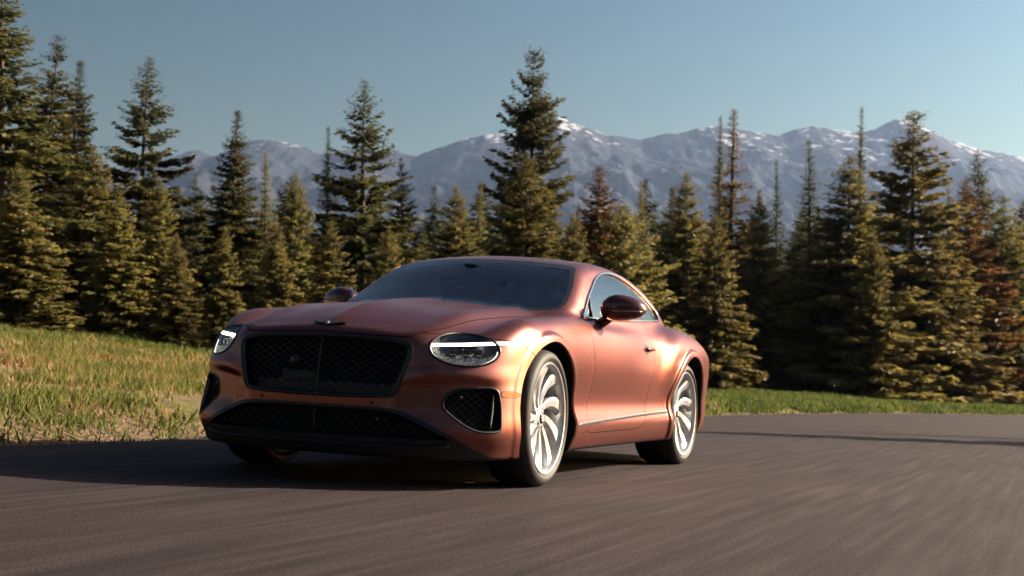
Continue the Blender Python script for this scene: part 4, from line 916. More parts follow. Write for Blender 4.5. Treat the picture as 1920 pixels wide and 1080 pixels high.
# build the panels -----------------------------------------------------
BN = normals(BV)
def panel(lab, name, mat, off=0.0, rim=.012, mirror=True, smooth=True, parent=None, rimmat=None, label=None, joined=False):
    """one panel per side (or one joined across the centre line), with turned-in edges"""
    t = BT[BL == lab]
    if len(t) == 0: print('EMPTY PANEL', name); return []
    u, inv = np.unique(t, return_inverse=True); P = BV[u]; NN = BN[u]; t = inv.reshape(-1, 3)
    P = P+NN*off
    if rim:
        e = np.concatenate([t[:, [0, 1]], t[:, [1, 2]], t[:, [2, 0]]]); key = np.sort(e, 1); k = key[:, 0]*np.int64(len(P))+key[:, 1]
        _, fi, cn = np.unique(k, return_index=True, return_counts=True); be = e[fi[cn == 1]]
        be = be[~((P[be[:, 0], 1] < 1e-6) & (P[be[:, 1], 1] < 1e-6))]
        vb, iv = np.unique(be, return_inverse=True); iv = iv.reshape(-1, 2); nb = len(vb); n0 = len(P)
        P = np.concatenate([P, P[vb], P[vb]-NN[vb]*rim]); 
        q = np.stack([iv[:, 1]+n0, iv[:, 0]+n0, iv[:, 0]+n0+nb, iv[:, 1]+n0+nb], 1)
        ed = np.cross(P[q[:, 1]]-P[q[:, 0]], P[q[:, 2]]-P[q[:, 1]]); sn = np.zeros((nb, 3))
        np.add.at(sn, iv[:, 0], ed); np.add.at(sn, iv[:, 1], ed); sn /= np.linalg.norm(sn, axis=1)[:, None]+1e-12
        NN = np.concatenate([NN, sn, sn]); Fs = [t, q]
    else: Fs = [t]
    out = []
    if joined:
        n0 = len(P); c0 = np.abs(P[:, 1]) < 1e-6; NN[c0, 1] = 0; NN[c0] /= np.linalg.norm(NN[c0], axis=1)[:, None]+1e-12
        mp = np.arange(n0)+n0; P2 = np.concatenate([P, P*[1, -1, 1]]); N2 = np.concatenate([NN, NN*[1, -1, 1]])
        Fa = [f for f in Fs]+[(f+n0)[:, ::-1] for f in Fs]
        Fa = [np.concatenate([Fa[i], Fa[i+len(Fs)]]) for i in range(len(Fs))]
        out.append(mesh_np(name, P2, Fa, mat, parent or car, smooth, N2))
    else:
        out.append(mesh_np(name, P, Fs, mat, parent or car, smooth, NN))
        if mirror: out.append(mesh_np(name, P*[1, -1, 1], [f[:, ::-1] for f in Fs], mat, parent or car, smooth, NN*[1, -1, 1]))
    for o in out:
        if label: o['label'] = label
    return out
panel(SHELL, 'body_shell', M['paint'], joined=True)
panel(HOOD, 'hood', M['paint'], joined=True)
panel(BUMPER, 'front_bumper', M['paint'], joined=True)
panel(FENDER, 'front_fender', M['paint'])
doors = panel(DOOR, 'door', M['paint'])
panel(VAL, 'lower_valance', M['satinblack'], joined=True)
wsb = panel(FRIT, 'windscreen_border', M['black'], off=-.002, joined=True)
panel(WS, 'windscreen', M['glass'], off=-.003, rim=0, joined=True)
panel(SIDEFRIT, 'window_border', M['black'], off=-.003)
panel(SG, 'side_window', M['sideglass'], off=-.004, rim=0)
panel(BACK, 'rear_window', M['glass'], off=-.002, rim=0, joined=True)
panel(TAIL, 'tail_lamp', M['tail'], off=-.002)
panel(MARK, 'side_marker', M['amber'], off=.003, rim=.008, label='amber side marker lens')
panel(UNDER, 'underbody', M['void'], rim=0, joined=True)
panel(GAP, 'shut_line', M['void'], off=-.008, rim=0, joined=True)
# ------------------------------------------------------------------ car details
def both_sides(fn):
    for s_ in (1, -1): fn(s_)
def mirrored(o, name=None):
    """copy of a mesh part on the other side of the car"""
    me = o.data.copy(); co = np.empty(len(me.vertices)*3, np.float32); me.vertices.foreach_get('co', co); co = co.reshape(-1, 3); co[:, 1] *= -1
    me.vertices.foreach_set('co', co.ravel()); me.flip_normals(); me.update()
    c = bpy.data.objects.new(name or o.name.split('.')[0], me); return link(c, o.parent)
# wheel wells
for cx, cz in AC:
    a = np.radians(np.linspace(-24, 204, 48)); R_ = AR+.004; px = cx+R_*np.cos(a); pz_ = np.maximum(cz+R_*np.sin(a), .17)
    yo = on_side(cx+(AR+.012)*np.cos(a), np.maximum(cz+(AR+.012)*np.sin(a), .19))[:, 1]-.006
    V = []; F = []
    for j, f in enumerate((0, .3, 1.0)):
        for i in range(len(a)): V.append((px[i], yo[i]*(1-f)+.53*f, pz_[i]))
    n = len(a)
    for j in range(2):
        for i in range(n-1): F.append((j*n+i, j*n+i+1, (j+1)*n+i+1, (j+1)*n+i))
    V.append((cx, .53, cz)); c0 = len(V)-1; m = MB(); m.add(V, F+[(2*n+i, 2*n+i+1, c0) for i in range(n-1)])
    o = m.build('wheel_arch_liner', M['void'], car, smooth=True); mirrored(o)
def outline3(poly, to3, step=1): return to3(poly[::step])
# radiator grille -----------------------------------------------------
def fx(y, z, back): 
    P = np.stack([gF(np.abs(y), z)-back, y, z], -1); return P
gpoly = POLY['grille']; dens = []
for i in range(len(gpoly)):
    a, b = gpoly[i], gpoly[(i+1) % len(gpoly)]; k = max(1, int(np.linalg.norm(b-a)/.02))
    for t in range(k): dens.append(a+(b-a)*t/k)
gden = np.array(dens)

m = MB(); m.tube(fx(gden[:, 0], gden[:, 1], .006), .0125, 8, closed=True); grille = m.build('radiator_grille', M['black'], car, smooth=True)
m = MB(); sh = gpoly.mean(0)+(gden-gpoly.mean(0))*[.972, .945]; m.tube(fx(sh[:, 0], sh[:, 1], .004), .004, 6, closed=True); m.build('grille_rim', M['darkchrome'], grille, smooth=True)
def lattice(poly, pw, ph, back, r, n=5, surf=fx, ymin=None, prune=.004):
    """crossing wires clipped to an outline, following the front surface"""
    m = MB(); lo = poly.min(0)-.05; hi = poly.max(0)+.05; sl = ph/pw; segs = []
    y = np.arange(lo[0], hi[0], .012)
    for sg in (1, -1):
        span = (hi[0]-lo[0])*sl+(hi[1]-lo[1])
        for k in range(int(span/ph)+2):
            z = (lo[1]-(hi[0]-lo[0])*sl if sg > 0 else lo[1])+k*ph+sg*sl*(y-lo[0])
            ins = sdist(np.stack([y, z], -1), poly) < -prune; i = 0
            while i < len(y):
                if ins[i]:
                    j = i
                    while j+1 < len(y) and ins[j+1]: j += 1
                    if j-i >= 1: segs.append((y[i:j+1], z[i:j+1], back+(.004 if sg > 0 else 0)))
                    i = j+1
                else: i += 1
    P = surf(np.concatenate([s_[0] for s_ in segs]), np.concatenate([s_[1] for s_ in segs]), np.concatenate([np.full(len(s_[0]), s_[2]) for s_ in segs])); k = 0
    for s_ in segs: m.tube(P[k:k+len(s_[0])], r, n, caps=False); k += len(s_[0])
    return m
lattice(gpoly, .060, .034, .030, .0030).build('grille_mesh', M['black'], grille, smooth=True)
m = MB(); zz = np.linspace(.455, .763, 14); m.tube(np.stack([gF(0*zz, zz)-.012, 0*zz, zz], -1), .0065, 8); m.build('grille_centre_bar', M['black'], grille, smooth=True)
m = MB(); m.lathe([(.001, .012), (.024, .011), (.030, .004), (.032, -.004), (.036, -.02)], 28, [[0, 0, 1], [0, 1, 0], [-1, 0, 0]], (gF(.2, .60)-.040, -.165, .625)); m.build('grille_sensor', M['black'], grille, smooth=True)
m = MB(); m.box((.73, 0, .60), (.01, 1.02, .36)); m.box((.74, -.20, .545), (.03, .28, .05)); m.build('radiator_core', M['void'], grille)
m = MB(); m.box((.765, .0, .495), (.02, .82, .055)); m.box((.765, -.17, .545), (.02, .20, .06)); m.build('crash_beam', plain('grey_beam', (.10, .095, .085), .7, noise=.2), grille)
m = MB(); m.box((.10, 0, .47), (1.16, 1.02, .56)); m.build('engine_bay_blocker', M['void'], car)  # unseen dark box added inside the engine bay to block stray light
# lower intake
lp = POLY['lower']; lower = lattice(lp, .052, .052, .028, .0022).build('lower_intake_mesh', M['black'], car, smooth=True)
m = MB(); zz = np.linspace(.252, .393, 8); m.tube(np.stack([gF(0*zz, zz)-.014, 0*zz, zz], -1), .004, 6); m.build('intake_centre_bar', M['black'], lower, smooth=True)
m = MB(); m.box((.70, 0, .32), (.01, 1.22, .18)); m.box((.45, .0, .19), (.5, 1.3, .01)); m.box((.70, .36, .345), (.10, .03, .03)); m.build('intake_backing', M['void'], lower)
m = MB(); m.lathe([(.001, .006), (.012, .006), (.016, 0), (.017, -.02)], 20, [[0, 0, 1], [0, 1, 0], [-1, 0, 0]], (.835, .345, .345)); m.build('intake_sensor', M['darkchrome'], lower, smooth=True)
# splitter blade along the bottom edge
yy = np.linspace(-.72, .72, 60); xx = on_front(np.abs(yy), 0*yy+.222)[:, 0]
m = MB(); m.tube(np.stack([xx+.012, yy, .212+0*yy+.02*sstep(.55, .8, np.abs(yy))], -1), .014, 8, flat=.45, up=(0, 0, 1)); m.build('splitter_blade', M['satinblack'], car, smooth=True)
# corner intakes
ip = POLY['intake']
def fs(y, z, back):
    P = on_front(y, z); n = normals(P); return P-n*np.reshape(back, (-1, 1))
def corner(s_):
    P3 = fs(ip[:, 0], ip[:, 1], .004); P3 = P3*[1, s_, 1]
    m = MB(); m.tube(P3, .008, 8, closed=True); o = m.build('corner_intake', M['satinblack'], car, smooth=True)
    lm = lattice(ip, .036, .036, .022, .0021, surf=lambda y, z, b: fs(y, z, b)*[1, s_, 1]); lm.build('intake_mesh', M['satinblack'], o, smooth=True)
    Q = ip.mean(0)+(ip-ip.mean(0))*.98; B3 = fs(Q[:, 0], Q[:, 1], .055)*[1, s_, 1]; c3 = B3.mean(0)
    k = len(Q); T3 = P3
    m = MB(); m.add(np.concatenate([B3, [c3-[.02, 0, 0]], T3]), [(i, (i+1) % k, k) for i in range(k)]+[(i, (i+1) % k, k+1+(i+1) % k, k+1+i) for i in range(k)]); m.build('intake_duct', M['void'], o)
    yv = np.linspace(.885, .897, 8); zv = np.linspace(.50, .325, 8); m = MB(); m.tube(fs(yv-.012, zv, .012)*[1, s_, 1], .011, 6, flat=.5); m.build('intake_blade', M['satinblack'], o, smooth=True)
    m = MB(); c = fs(np.array([.745]), np.array([.478]), .022)[0]*[1, s_, 1]; m.lathe([(.001, .008), (.010, .008), (.014, .003), (.015, -.01)], 18, [[0, 0, 1], [0, 1, 0], [-1, 0, 0]], c); m.build('parking_sensor', M['black'], o, smooth=True)
both_sides(corner)
# parking sensors and tow eye cover on the bumper bar
for y in (.327, -.327):
    c = on_front(abs(y), .429)[0]; m = MB(); m.lathe([(.001, .002), (.008, .002), (.0105, -.001), (.011, -.006)], 20, [[0, 0, 1], [0, 1, 0], [-1, 0, 0]], (c[0], y, .429)); m.build('parking_sensor', M['satinblack'], car, smooth=True)
t = np.linspace(0, 2*np.pi, 40, endpoint=False); cy, cz = .491+.026*np.cos(t), .440+.030*np.sin(t); P3 = on_front(cy, cz)*[1, -1, 1]; m = MB(); m.tube(P3, .0014, 5, closed=True); m.build('tow_eye_cover', M['void'], car)
# headlights ------------------------------------------------------------
LV = BT[BL == LENS]; BARt = BT[BL == BAR]
def sub(t, off):
    u, inv = np.unique(t, return_inverse=True); P = BV[u]; NN = BN[u]; return P+NN*(off(P)[:, None] if callable(off) else off), NN, inv.reshape(-1, 3)
def lamp(s_):
    S = np.array([1, s_, 1]); fl = (lambda f: f) if s_ > 0 else (lambda f: f[:, ::-1])
    rho = lambda P: np.hypot(*(cHL(P)/[.190, .0855]).T)
    P, NN, t = sub(LV, -.001); hl = mesh_np('headlight', P*S, fl(t), M['lens'], car, True, NN*S)
    hl['label'] = 'oval lens with a lit bar across it'
    # bowl behind the lens: dark upper chamber, crystal cut lower rim
    bowl = lambda P: -.006-.050*(1-np.clip(rho(P), 0, 1)**5)
    P, NN, t = sub(np.concatenate([LV, BARt[(rho(BV[BARt].mean(1)) < 1)]]), bowl)
    c = P[t].mean(1); uv = cHL(c); cry = (uv[:, 1] < -.038-.0*uv[:, 0]) | (uv[:, 0] < -.115)
    mesh_np('lamp_chamber', P*S, fl(t[~cry]), M['black'], hl, True)
    mesh_np('crystal_reflector', P*S, fl(t[cry]), M['crystal'], hl, False)
    e = POLY['lamp']; E3 = HC+e[:, :1]*HT+e[:, 1:]*np.array([0, 0, 1.0]); E3 = cast_dir(E3, HN)
    m = MB(); m.tube((E3+normals(E3)*.0005)*S, .0066, 6, closed=True); m.build('lamp_bezel', M['black'], hl, smooth=True)
    e2 = e*.945; E3 = cast_dir(HC+e2[:, :1]*HT+e2[:, 1:]*np.array([0, 0, 1.0]), HN); nn = normals(E3); low = e2[:, 1] < .01
    i0 = np.arange(58, 120); m = MB(); m.tube((E3[i0]-nn[i0]*.008)*S, .0034, 6); m.build('light_ring', M['ring'], hl, smooth=True)
    P, NN, t = sub(BARt, -.0025); mesh_np('light_bar', P*S, fl(t), M['led'], hl, True, NN*S)
    for k, u0 in enumerate((-.055, .012, .08)):
        c = cast_dir((HC+HT*u0+np.array([0, 0, -.014]))[None], HN)[0]-HN*.042; Mx = np.stack([HT, np.array([0, 0, 1.0]), HN], 1)
        m = MB(); m.box((0, 0, 0), (.046, .040, .02), None, .86); V = m.V[0] @ Mx.T+c; m.V[0] = V*S
        if s_ < 0: m.F4 = [f[::-1] for f in m.F4]
        m.build('projector_lens', M['darkchrome'], hl, bevel=.006)
both_sides(lamp)
# winged bonnet badge ------------------------------------------------------
def text_mesh(body_, size, depth):
    cu = bpy.data.curves.new('letter', 'FONT'); cu.body = body_; cu.size = size; cu.extrude = depth; cu.align_x = 'CENTER'; cu.align_y = 'CENTER'
    o = bpy.data.objects.new('letter', cu); COL.objects.link(o); dg = bpy.context.evaluated_depsgraph_get(); me = bpy.data.meshes.new_from_object(o.evaluated_get(dg))
    bpy.data.objects.remove(o); bpy.data.curves.remove(cu)
    V = np.array([v.co[:] for v in me.vertices]); F = [tuple(p.vertices) for p in me.polygons]; bpy.data.meshes.remove(me)
    V[:, :2] -= (V[:, :2].max(0)+V[:, :2].min(0))/2; return V, F
bc = on_top(.782, 0.0)[0]; bn = np.array([.62, 0, .785]); bu = np.array([0, 1.0, 0]); bv = np.cross(bn, bu)
if bv[2] < 0: bv = -bv
BM = np.stack([bu, bv, bn], 1)
def badge_pts(V): return np.asarray(V) @ BM.T+bc
wing = np.array([(.016, -.010), (.035, -.013), (.06, -.007), (.088, .006), (.094, .0135), (.080, .012), (.055, .009), (.035, .010), (.018, .012)])
badge = None
for s_ in (1, -1):
    k = len(wing); V = np.concatenate([np.c_[wing*[s_, 1], np.full(k, .005)], np.c_[wing*[s_, 1], np.full(k, -.02)]]); ctr = np.array([[.045*s_, 0, .0085]])
    m = MB(); m.add(badge_pts(np.concatenate([V, ctr])), [(i, (i+1) % k, 2*k) for i in range(k)]+[(i, (i+1) % k, k+(i+1) % k, k+i) for i in range(k)])
    if badge is None: badge = m.build('winged_badge', M['black'], car); badge['label'] = 'black winged badge with a white letter B'
    else: m.build('badge_wing', M['black'], badge)
m = MB(); m.lathe([(.0005, .0105), (.016, .0095), (.0195, .006), (.0205, 0), (.021, -.02)], 28, BM, bc); m.build('badge_disc', M['black'], badge, smooth=True)
V, F = text_mesh('B', .034, .0015); m = MB(); m.add(badge_pts(V*[1, 1, 1]+[0, 0, .0105]), F); m.build('badge_letter', M['white'], badge)
# trim ------------------------------------------------------------------
D3 = on_side(POLY['dlo'][:, 0], POLY['dlo'][:, 1]); dn = normals(D3)
def trims(s_):
    S = np.array([1, s_, 1])
    mk = (POLY['mark']-POLY['mark'].mean(0))*1.03+POLY['mark'].mean(0); P = on_side(mk[:, 0], mk[:, 1]); m = MB(); m.tube((P+normals(P)*.001)*S, .0028, 5, closed=True); m.build('marker_bezel', M['satinblack'], car, smooth=True)
    m = MB(); m.tube((D3+dn*.005)*S, .0095, 8, closed=True); m.build('window_surround', M['chrome'], car, smooth=True)
    x = np.linspace(-.485, -2.375, 60); z = np.interp(x, [-2.375, -.485], [.392, .331]); P = on_side(x, z); nn = normals(P); hw = .013*np.clip((x+2.40)/-.0+1e9, 0, 1) if False else .0125*np.minimum(1, np.minimum((-.475-x)/.05, 1))
    m = MB(); V = []; F = []
    for i in range(len(x)):
        for dz, o_ in ((-1, -.004), (-.75, .007), (0, .0095), (.75, .007), (1, -.004)): V.append((P[i]+nn[i]*o_+np.array([0, 0, dz*hw[i]]))*S)
    for i in range(len(x)-1):
        for k in range(4): F.append((i*5+k, i*5+k+1, i*5+6+k, i*5+5+k))
    F += [(4, 3, 2, 1, 0), tuple((len(x)-1)*5+k for k in range(5))]
    m.add(V, F); m.build('sill_trim', M['chrome'], car, autos=40)
    # small divider bar at the front of the side window
    P = on_side(np.array([-1.145, -1.10, -1.035]), np.array([1.132, 1.075, .982])); m = MB(); m.tube((P+normals(P)*.001)*S, [.004, .006, .009], 6); m.build('quarter_divider', M['satinblack'], car, smooth=True)
    # door handle with its recess
    d = doors[0] if s_ > 0 else doors[1]
    x = np.linspace(-2.085, -1.905, 14); P = on_side(x, .818+0*x); nn = normals(P); r = .0135*np.sqrt(np.clip(1-((x+1.995)/.096)**4, .02, 1))
    m = MB(); m.tube((P+nn*(.020*np.sqrt(np.clip(1-((x+1.995)/.10)**6, .0, 1)))[:, None])*S, r, 10, flat=1.0); m.build('door_handle', M['paint'], d, smooth=True)
    t = np.linspace(0, 2*np.pi, 28, endpoint=False); P = on_side(-1.955+.052*np.cos(t), .818+.036*np.sin(t)); nn = normals(P); c = P.mean(0); k = 28
    m = MB(); m.add(np.concatenate([(P+nn*.0012)*S, [(c+nn.mean(0)*.0016)*S]]), [(i, (i+1) % k, k) if s_ < 0 else ((i+1) % k, i, k) for i in range(k)]); m.build('handle_recess', M['darkchrome'], d, smooth=True)
both_sides(trims)
# door mirrors --------------------------------------------------------------
def mirror_(s_):
    S = np.array([1, s_, 1])
    ys_ = [.868, .875, .895, .93, .97, 1.01, 1.05, 1.085, 1.115, 1.138, 1.150]
    zc = [1.030, 1.034, 1.040, 1.046, 1.050, 1.051, 1.051, 1.050, 1.049, 1.048, 1.047]
    hb_ = [.006, .034, .062, .081, .088, .086, .078, .067, .052, .032, .006]
    ha = [.01, .045, .070, .088, .096, .096, .091, .082, .066, .042, .01]
    m = MB(); n = 32; V = []; F = []
    for y, z, b, a in zip(ys_, zc, hb_, ha):
        for q in range(n):
            t = 2*math.pi*q/n; c_, s2 = math.cos(t), math.sin(t)
            ex = a*(abs(c_)**.85 if c_ > 0 else .55*abs(c_)**.5)*(1 if c_ > 0 else -1); ez = b*abs(s2)**.85*(1 if s2 > 0 else -1)
            ez = ez*(1.0 if s2 > 0 else .92)
            V.append((-1.085+ex-.25*max(0, y-.95)**1.0, y, z+ez))
    k = len(ys_)
    for i in range(k-1):
        for q in range(n): F.append((i*n+q, (i+1)*n+q, (i+1)*n+(q+1) % n, i*n+(q+1) % n))
    F += [tuple(range(n)), tuple((k-1)*n+q for q in range(n))[::-1]]
    m.add(np.array(V)*S, F if s_ > 0 else [f[::-1] for f in F]); o = m.build('door_mirror', M['paintshaded'], car, smooth=True)
    m = MB(); m.tube(np.array([(-1.10, .84, .945), (-1.095, .875, .955), (-1.09, .915, .985), (-1.085, .95, 1.02)])*S, [.030, .027, .026, .034], 14, flat=1.25); m.build('mirror_stalk', M['satinblack'] if False else M['paintshaded'], o, smooth=True)
    m = MB(); yv = np.linspace(.97, 1.137, 14); xv = -1.085+np.interp(yv, ys_, ha)*.985-.25*np.maximum(0, yv-.95); m.tube(np.stack([xv+.001, yv, 1.030+.02*(yv-.97)], -1)*S, .0032, 6); m.build('mirror_indicator', M['chrome'], o, smooth=True)
    m = MB(); yv = np.linspace(.95, 1.142, 16); xv = -1.085+np.interp(yv, ys_, ha)*.97-.25*np.maximum(0, yv-.95); m.tube(np.stack([xv+.001, yv, 1.041+0*yv], -1)*S, .0022, 5); m.build('mirror_seam', M['void'], o)
    t = np.linspace(0, 2*np.pi, 30, endpoint=False); P = np.stack([np.full(30, -1.142)-.25*np.maximum(0, 1.01+.105*np.cos(t)-.95), 1.01+.105*np.cos(t), 1.05+.064*np.sin(t)], -1)
    m = MB(); m.add(P*S, [tuple(range(30)) if s_ < 0 else tuple(range(30))[::-1]]); m.build('mirror_glass', M['chrome'], o)
M['paintshaded'] = plain('gloss_copper_shaded', (.10, .030, .020), .22, .5, .5, coat=.8)  # body copper in gloss, the mirrors' shade side darkened in the colour
both_sides(mirror_)
# inner mirror housing and rear-view mirror behind the windscreen
m = MB(); c = on_top(-1.135, .0)[0]; m.lathe([(.001, -.006), (.05, -.006), (.065, -.012), (.05, -.045), (.001, -.06)], 24, [[1, 0, 0], [0, 1.25, 0], [.45, 0, 1]], c-np.array([-.10, 0, .062])); m.build('sensor_housing', M['black'], car, smooth=True)
# wheels ------------------------------------------------------------------
def wheel(x, s_, width, R_, steer):
    S = s_; hw = width/2; yc = .965-hw+.005
    root = empty('wheel', (x, s_*yc, R_)); root.parent = car
    root.rotation_euler = (0, 0, steer)
    # local frame: h = outward along s_*Y
    Mx = np.array([[1, 0, 0], [0, 0, s_], [0, 1 if s_ < 0 else 1, 0]], float)    # (a,b,h) -> (a, s*h, b)
    flip = np.linalg.det(Mx) < 0
    def put(m, name, mat, **k):
        if flip: m.F3 = [f[::-1] for f in m.F3]; m.F4 = [f[::-1] for f in m.F4]
        return m.build(name, mat, root, **k)
    Rr = .307
    g = [hw*v for v in (-.62, -.58, -.30, -.26, -.02, .02, .26, .30, .58, .62)]
    prof = [(Rr-.012, hw-.030), (Rr, hw-.018), (Rr+.016, hw-.004), (R_-.046, hw), (R_-.026, hw-.006), (R_-.012, hw-.018), (R_-.004, hw-.036)]
    tread = []
    for i in range(0, len(g), 2):
        a, b = -g[i], -g[i+1]; tread += [(R_, a+.0), (R_-.007, a-.0015), (R_-.007, b+.0015), (R_, b)]
    prof2 = prof+tread+[(r, -h) for r, h in prof[::-1]]
    m = MB(); m.lathe(prof2, 96, Mx); put(m, 'tyre', M['rubber'], autos=50)
    for rr in (.018, .030):
        pass
    m = MB(); m.lathe([(Rr+.002, hw-.014), (Rr-.003, hw-.008), (Rr-.010, hw-.010), (Rr-.016, hw-.022), (Rr-.022, hw-.05), (Rr-.026, .02), (Rr-.03, -hw+.04), (Rr-.005, -hw+.012)], 96, Mx); put(m, 'rim', M['alloy'], autos=35)
    nsp = 10
    for k in range(nsp):
        th = 2*math.pi*k/nsp; m = MB(); st = 12; V = []; F = []
        for i in range(st):
            f = i/(st-1); r = .045+(Rr-.020-.045)*f; w_ = np.interp(f, [0, .15, .55, .85, 1], [.020, .020, .030, .043, .058]); sw = .42*f**1.4*S
            h = np.interp(f, [0, .2, .6, 1], [.082, .074, .084, hw-.026-.02+.012]); h = min(h, hw-.022)
            er = np.array([math.cos(th+sw), math.sin(th+sw)]); et = np.array([-er[1], er[0]]); dt = .030+.012*(1-f)
            for u_, hh in ((-1, h-dt), (-1, h-.010), (-.62, h), (.50, h-.002), (1, h-.016), (1, h-dt)):
                p = er*r+et*w_*u_; V.append((p[0], p[1], hh))
        for i in range(st-1):
            for q in range(6): F.append((i*6+q, i*6+(q+1) % 6, (i+1)*6+(q+1) % 6, (i+1)*6+q))
        F += [tuple(range(6))[::-1], tuple((st-1)*6+q for q in range(6))]
        m.add(np.array(V) @ Mx.T, F); put(m, 'spoke', M['alloy'], autos=30)
    m = MB(); m.lathe([(.001, .088), (.040, .088), (.050, .086), (.062, .078), (.066, .06), (.066, .02)], 40, Mx); put(m, 'hub', M['alloy'], autos=35)
    m = MB(); m.lathe([(.0005, .0955), (.026, .0945), (.031, .092), (.033, .087)], 32, Mx); cap = put(m, 'hub_cap', M['black'], smooth=True)
    V, F = text_mesh('B', .052, .0015); V = V*[-S, 1, 1]+[0, 0, .0958]; m = MB(); m.add(V @ Mx.T, F); m.build('cap_letter', M['white'], root)
    for k in range(5):
        t = 2*math.pi*(k+.5)/5; m = MB(); m.lathe([(.001, .088), (.006, .088), (.0075, .084), (.0078, .07)], 10, Mx, (np.array([.048*math.cos(t), .048*math.sin(t), 0]) @ Mx.T)); put(m, 'wheel_bolt', M['darkchrome'], smooth=True)
    m = MB(); m.lathe([(.09, .002), (.222, .002), (.227, -.004), (.227, -.03), (.222, -.036), (.09, -.036), (.085, -.03), (.085, .03), (.05, .035)], 64, Mx); put(m, 'brake_disc', M['disc'], autos=35)
    m = MB(); ang = np.radians(np.linspace(150, 215, 14) if x > -1 else np.linspace(-35, 30, 14)); V = []; F = []
    for i, a_ in enumerate(ang):
        for r, h in ((.135, .03), (.215, .03), (.225, .015), (.225, -.06), (.135, -.06)): V.append((r*math.cos(a_), r*math.sin(a_), h))
    for i in range(13):
        for q in range(5): F.append((i*5+q, i*5+(q+1) % 5, i*5+5+(q+1) % 5, i*5+5+q))
    F += [tuple(range(5)), tuple(65+q for q in range(5))]
    m.add(np.array(V) @ Mx.T, F); put(m, 'brake_caliper', M['caliper'], autos=40)
    return root
for s_ in (1, -1):
    wheel(0, s_, .275, .3755, rad(2.6)); wheel(WB, s_, .315, .3745, 0)
# cabin ---------------------------------------------------------------------
m = MB(); m.box((-1.9, 0, .24), (2.9, 1.60, .04)); m.box((-3.15, 0, .62), (.06, 1.5, .72)); m.box((-1.9, .80, .60), (2.5, .03, .70)); m.box((-1.9, -.80, .60), (2.5, .03, .70)); m.box((-.62, 0, .58), (.06, 1.55, .70)); m.build('cabin_tub', M['leatherdark'], car)
t = BT[(BL == SHELL)]; c = BV[t].mean(1); t = t[(c[:, 2] > 1.03) & (c[:, 0] < -.75) & (c[:, 0] > -3.0)]; u, inv = np.unique(t, return_inverse=True); P = BV[u]-BN[u]*.022; t = inv.reshape(-1, 3)
mesh_np('headliner', np.concatenate([P, P*[1, -1, 1]]), np.concatenate([t[:, ::-1], t+len(P)]), M['headliner'], car)
V = []; F = []
ds = [(-.50, .965), (-.66, .985), (-.86, .985), (-.98, .955), (-1.04, .90), (-1.03, .78), (-.96, .62)]
yy = np.linspace(-.74, .74, 15)
for y in yy:
    bulge = .025*math.exp(-((y-.38)/.2)**2)
    for x, z in ds: V.append((x+.10*(y/.74)**2*-1, y, z+bulge*(z > .9)-.02*(abs(y)/.74)**2))
for i in range(14):
    for j in range(6): F.append((i*7+j, i*7+j+1, i*7+8+j, i*7+7+j))
m = MB(); m.add(V, [f[::-1] for f in F]); m.build('dashboard', M['leatherdark'], car, smooth=True)
m = MB(); t = np.linspace(0, 2*np.pi, 40, endpoint=False); tilt = rad(24); wc = np.array([-1.165, .38, .845]); wu = np.array([0, 1.0, 0]); wv = np.array([math.sin(tilt), 0, math.cos(tilt)])
m.tube(wc+.178*(np.cos(t)[:, None]*wu+np.sin(t)[:, None]*wv), .014, 8, closed=True); sw = m.build('steering_wheel', M['leatherdark'], car, smooth=True)
m = MB(); wn = np.cross(wu, wv); wn = wn if wn[0] < 0 else -wn
for a_ in (0, math.pi, -math.pi/2): m.tube([wc-wn*.02, wc+.17*(math.cos(a_)*wu+math.sin(a_)*wv)], .013, 6)
m.tube([wc-wn*.16, wc], [.03, .045], 10); m.build('steering_hub', M['leatherdark'], sw, smooth=True)
def seat(y, x, rear=False):
    root = empty('seat', (x, y, .26)); root.parent = car; h = .42 if rear else .52
    def pad(name, c, size, M3=None, mat=M['leather']):
        m = MB(); m.box(c, size, M3, .92); o = m.build(name, mat, root, smooth=True); b = o.modifiers.new('b', 'BEVEL'); b.width = .03; b.segments = 3; return o
    pad('seat_cushion', (.05, 0, .12), (.50, .48, .15))
    a = rad(20); Mr = np.array([[math.cos(a), 0, -math.sin(a)], [0, 1, 0], [math.sin(a), 0, math.cos(a)]])
    pad('backrest', (-.26, 0, .20+h/2-.04), (.12, .48, h+.06), Mr)
    pad('bolster', (-.22, .21, .40), (.14, .09, .42), Mr); pad('bolster', (-.22, -.21, .40), (.14, .09, .42), Mr)
    pad('headrest', (-.385, 0, .27+h+.07), (.09, .27, .19), Mr)
seat(.38, -1.62); seat(-.38, -1.62); seat(.36, -2.55, True); seat(-.36, -2.55, True)
# ------------------------------------------------------------------ driver
SKIN = plain('skin', (.42, .22, .15), .5); SHIRT = plain('dark_jacket', (.03, .032, .04), .8, noise=.2); HAIR = plain('hair', (.035, .022, .015), .6, noise=.3); SHADES = plain('sunglass_lens', (.01, .012, .014), .06)
def skin_obj(name, nodes, edges, mat, parent, levels=2, root=0):
    me = bpy.data.meshes.new(name); me.from_pydata([n[:3] for n in nodes], edges, []); o = bpy.data.objects.new(name, me); link(o, parent); me.materials.append(mat)
    md = o.modifiers.new('skin', 'SKIN'); md.use_smooth_shade = True
    sv = me.skin_vertices[0].data if me.skin_vertices else None
    if sv is None:
        bpy.context.view_layer.objects.active = o; o.select_set(True); bpy.ops.object.mode_set(mode='EDIT'); bpy.ops.object.mode_set(mode='OBJECT'); sv = me.skin_vertices[0].data
    for i, n in enumerate(nodes):
        r = n[3]; sv[i].radius = (r, n[4] if len(n) > 4 else r); sv[i].use_root = (i == root)
    sb = o.modifiers.new('sub', 'SUBSURF'); sb.levels = sb.render_levels = levels; return o
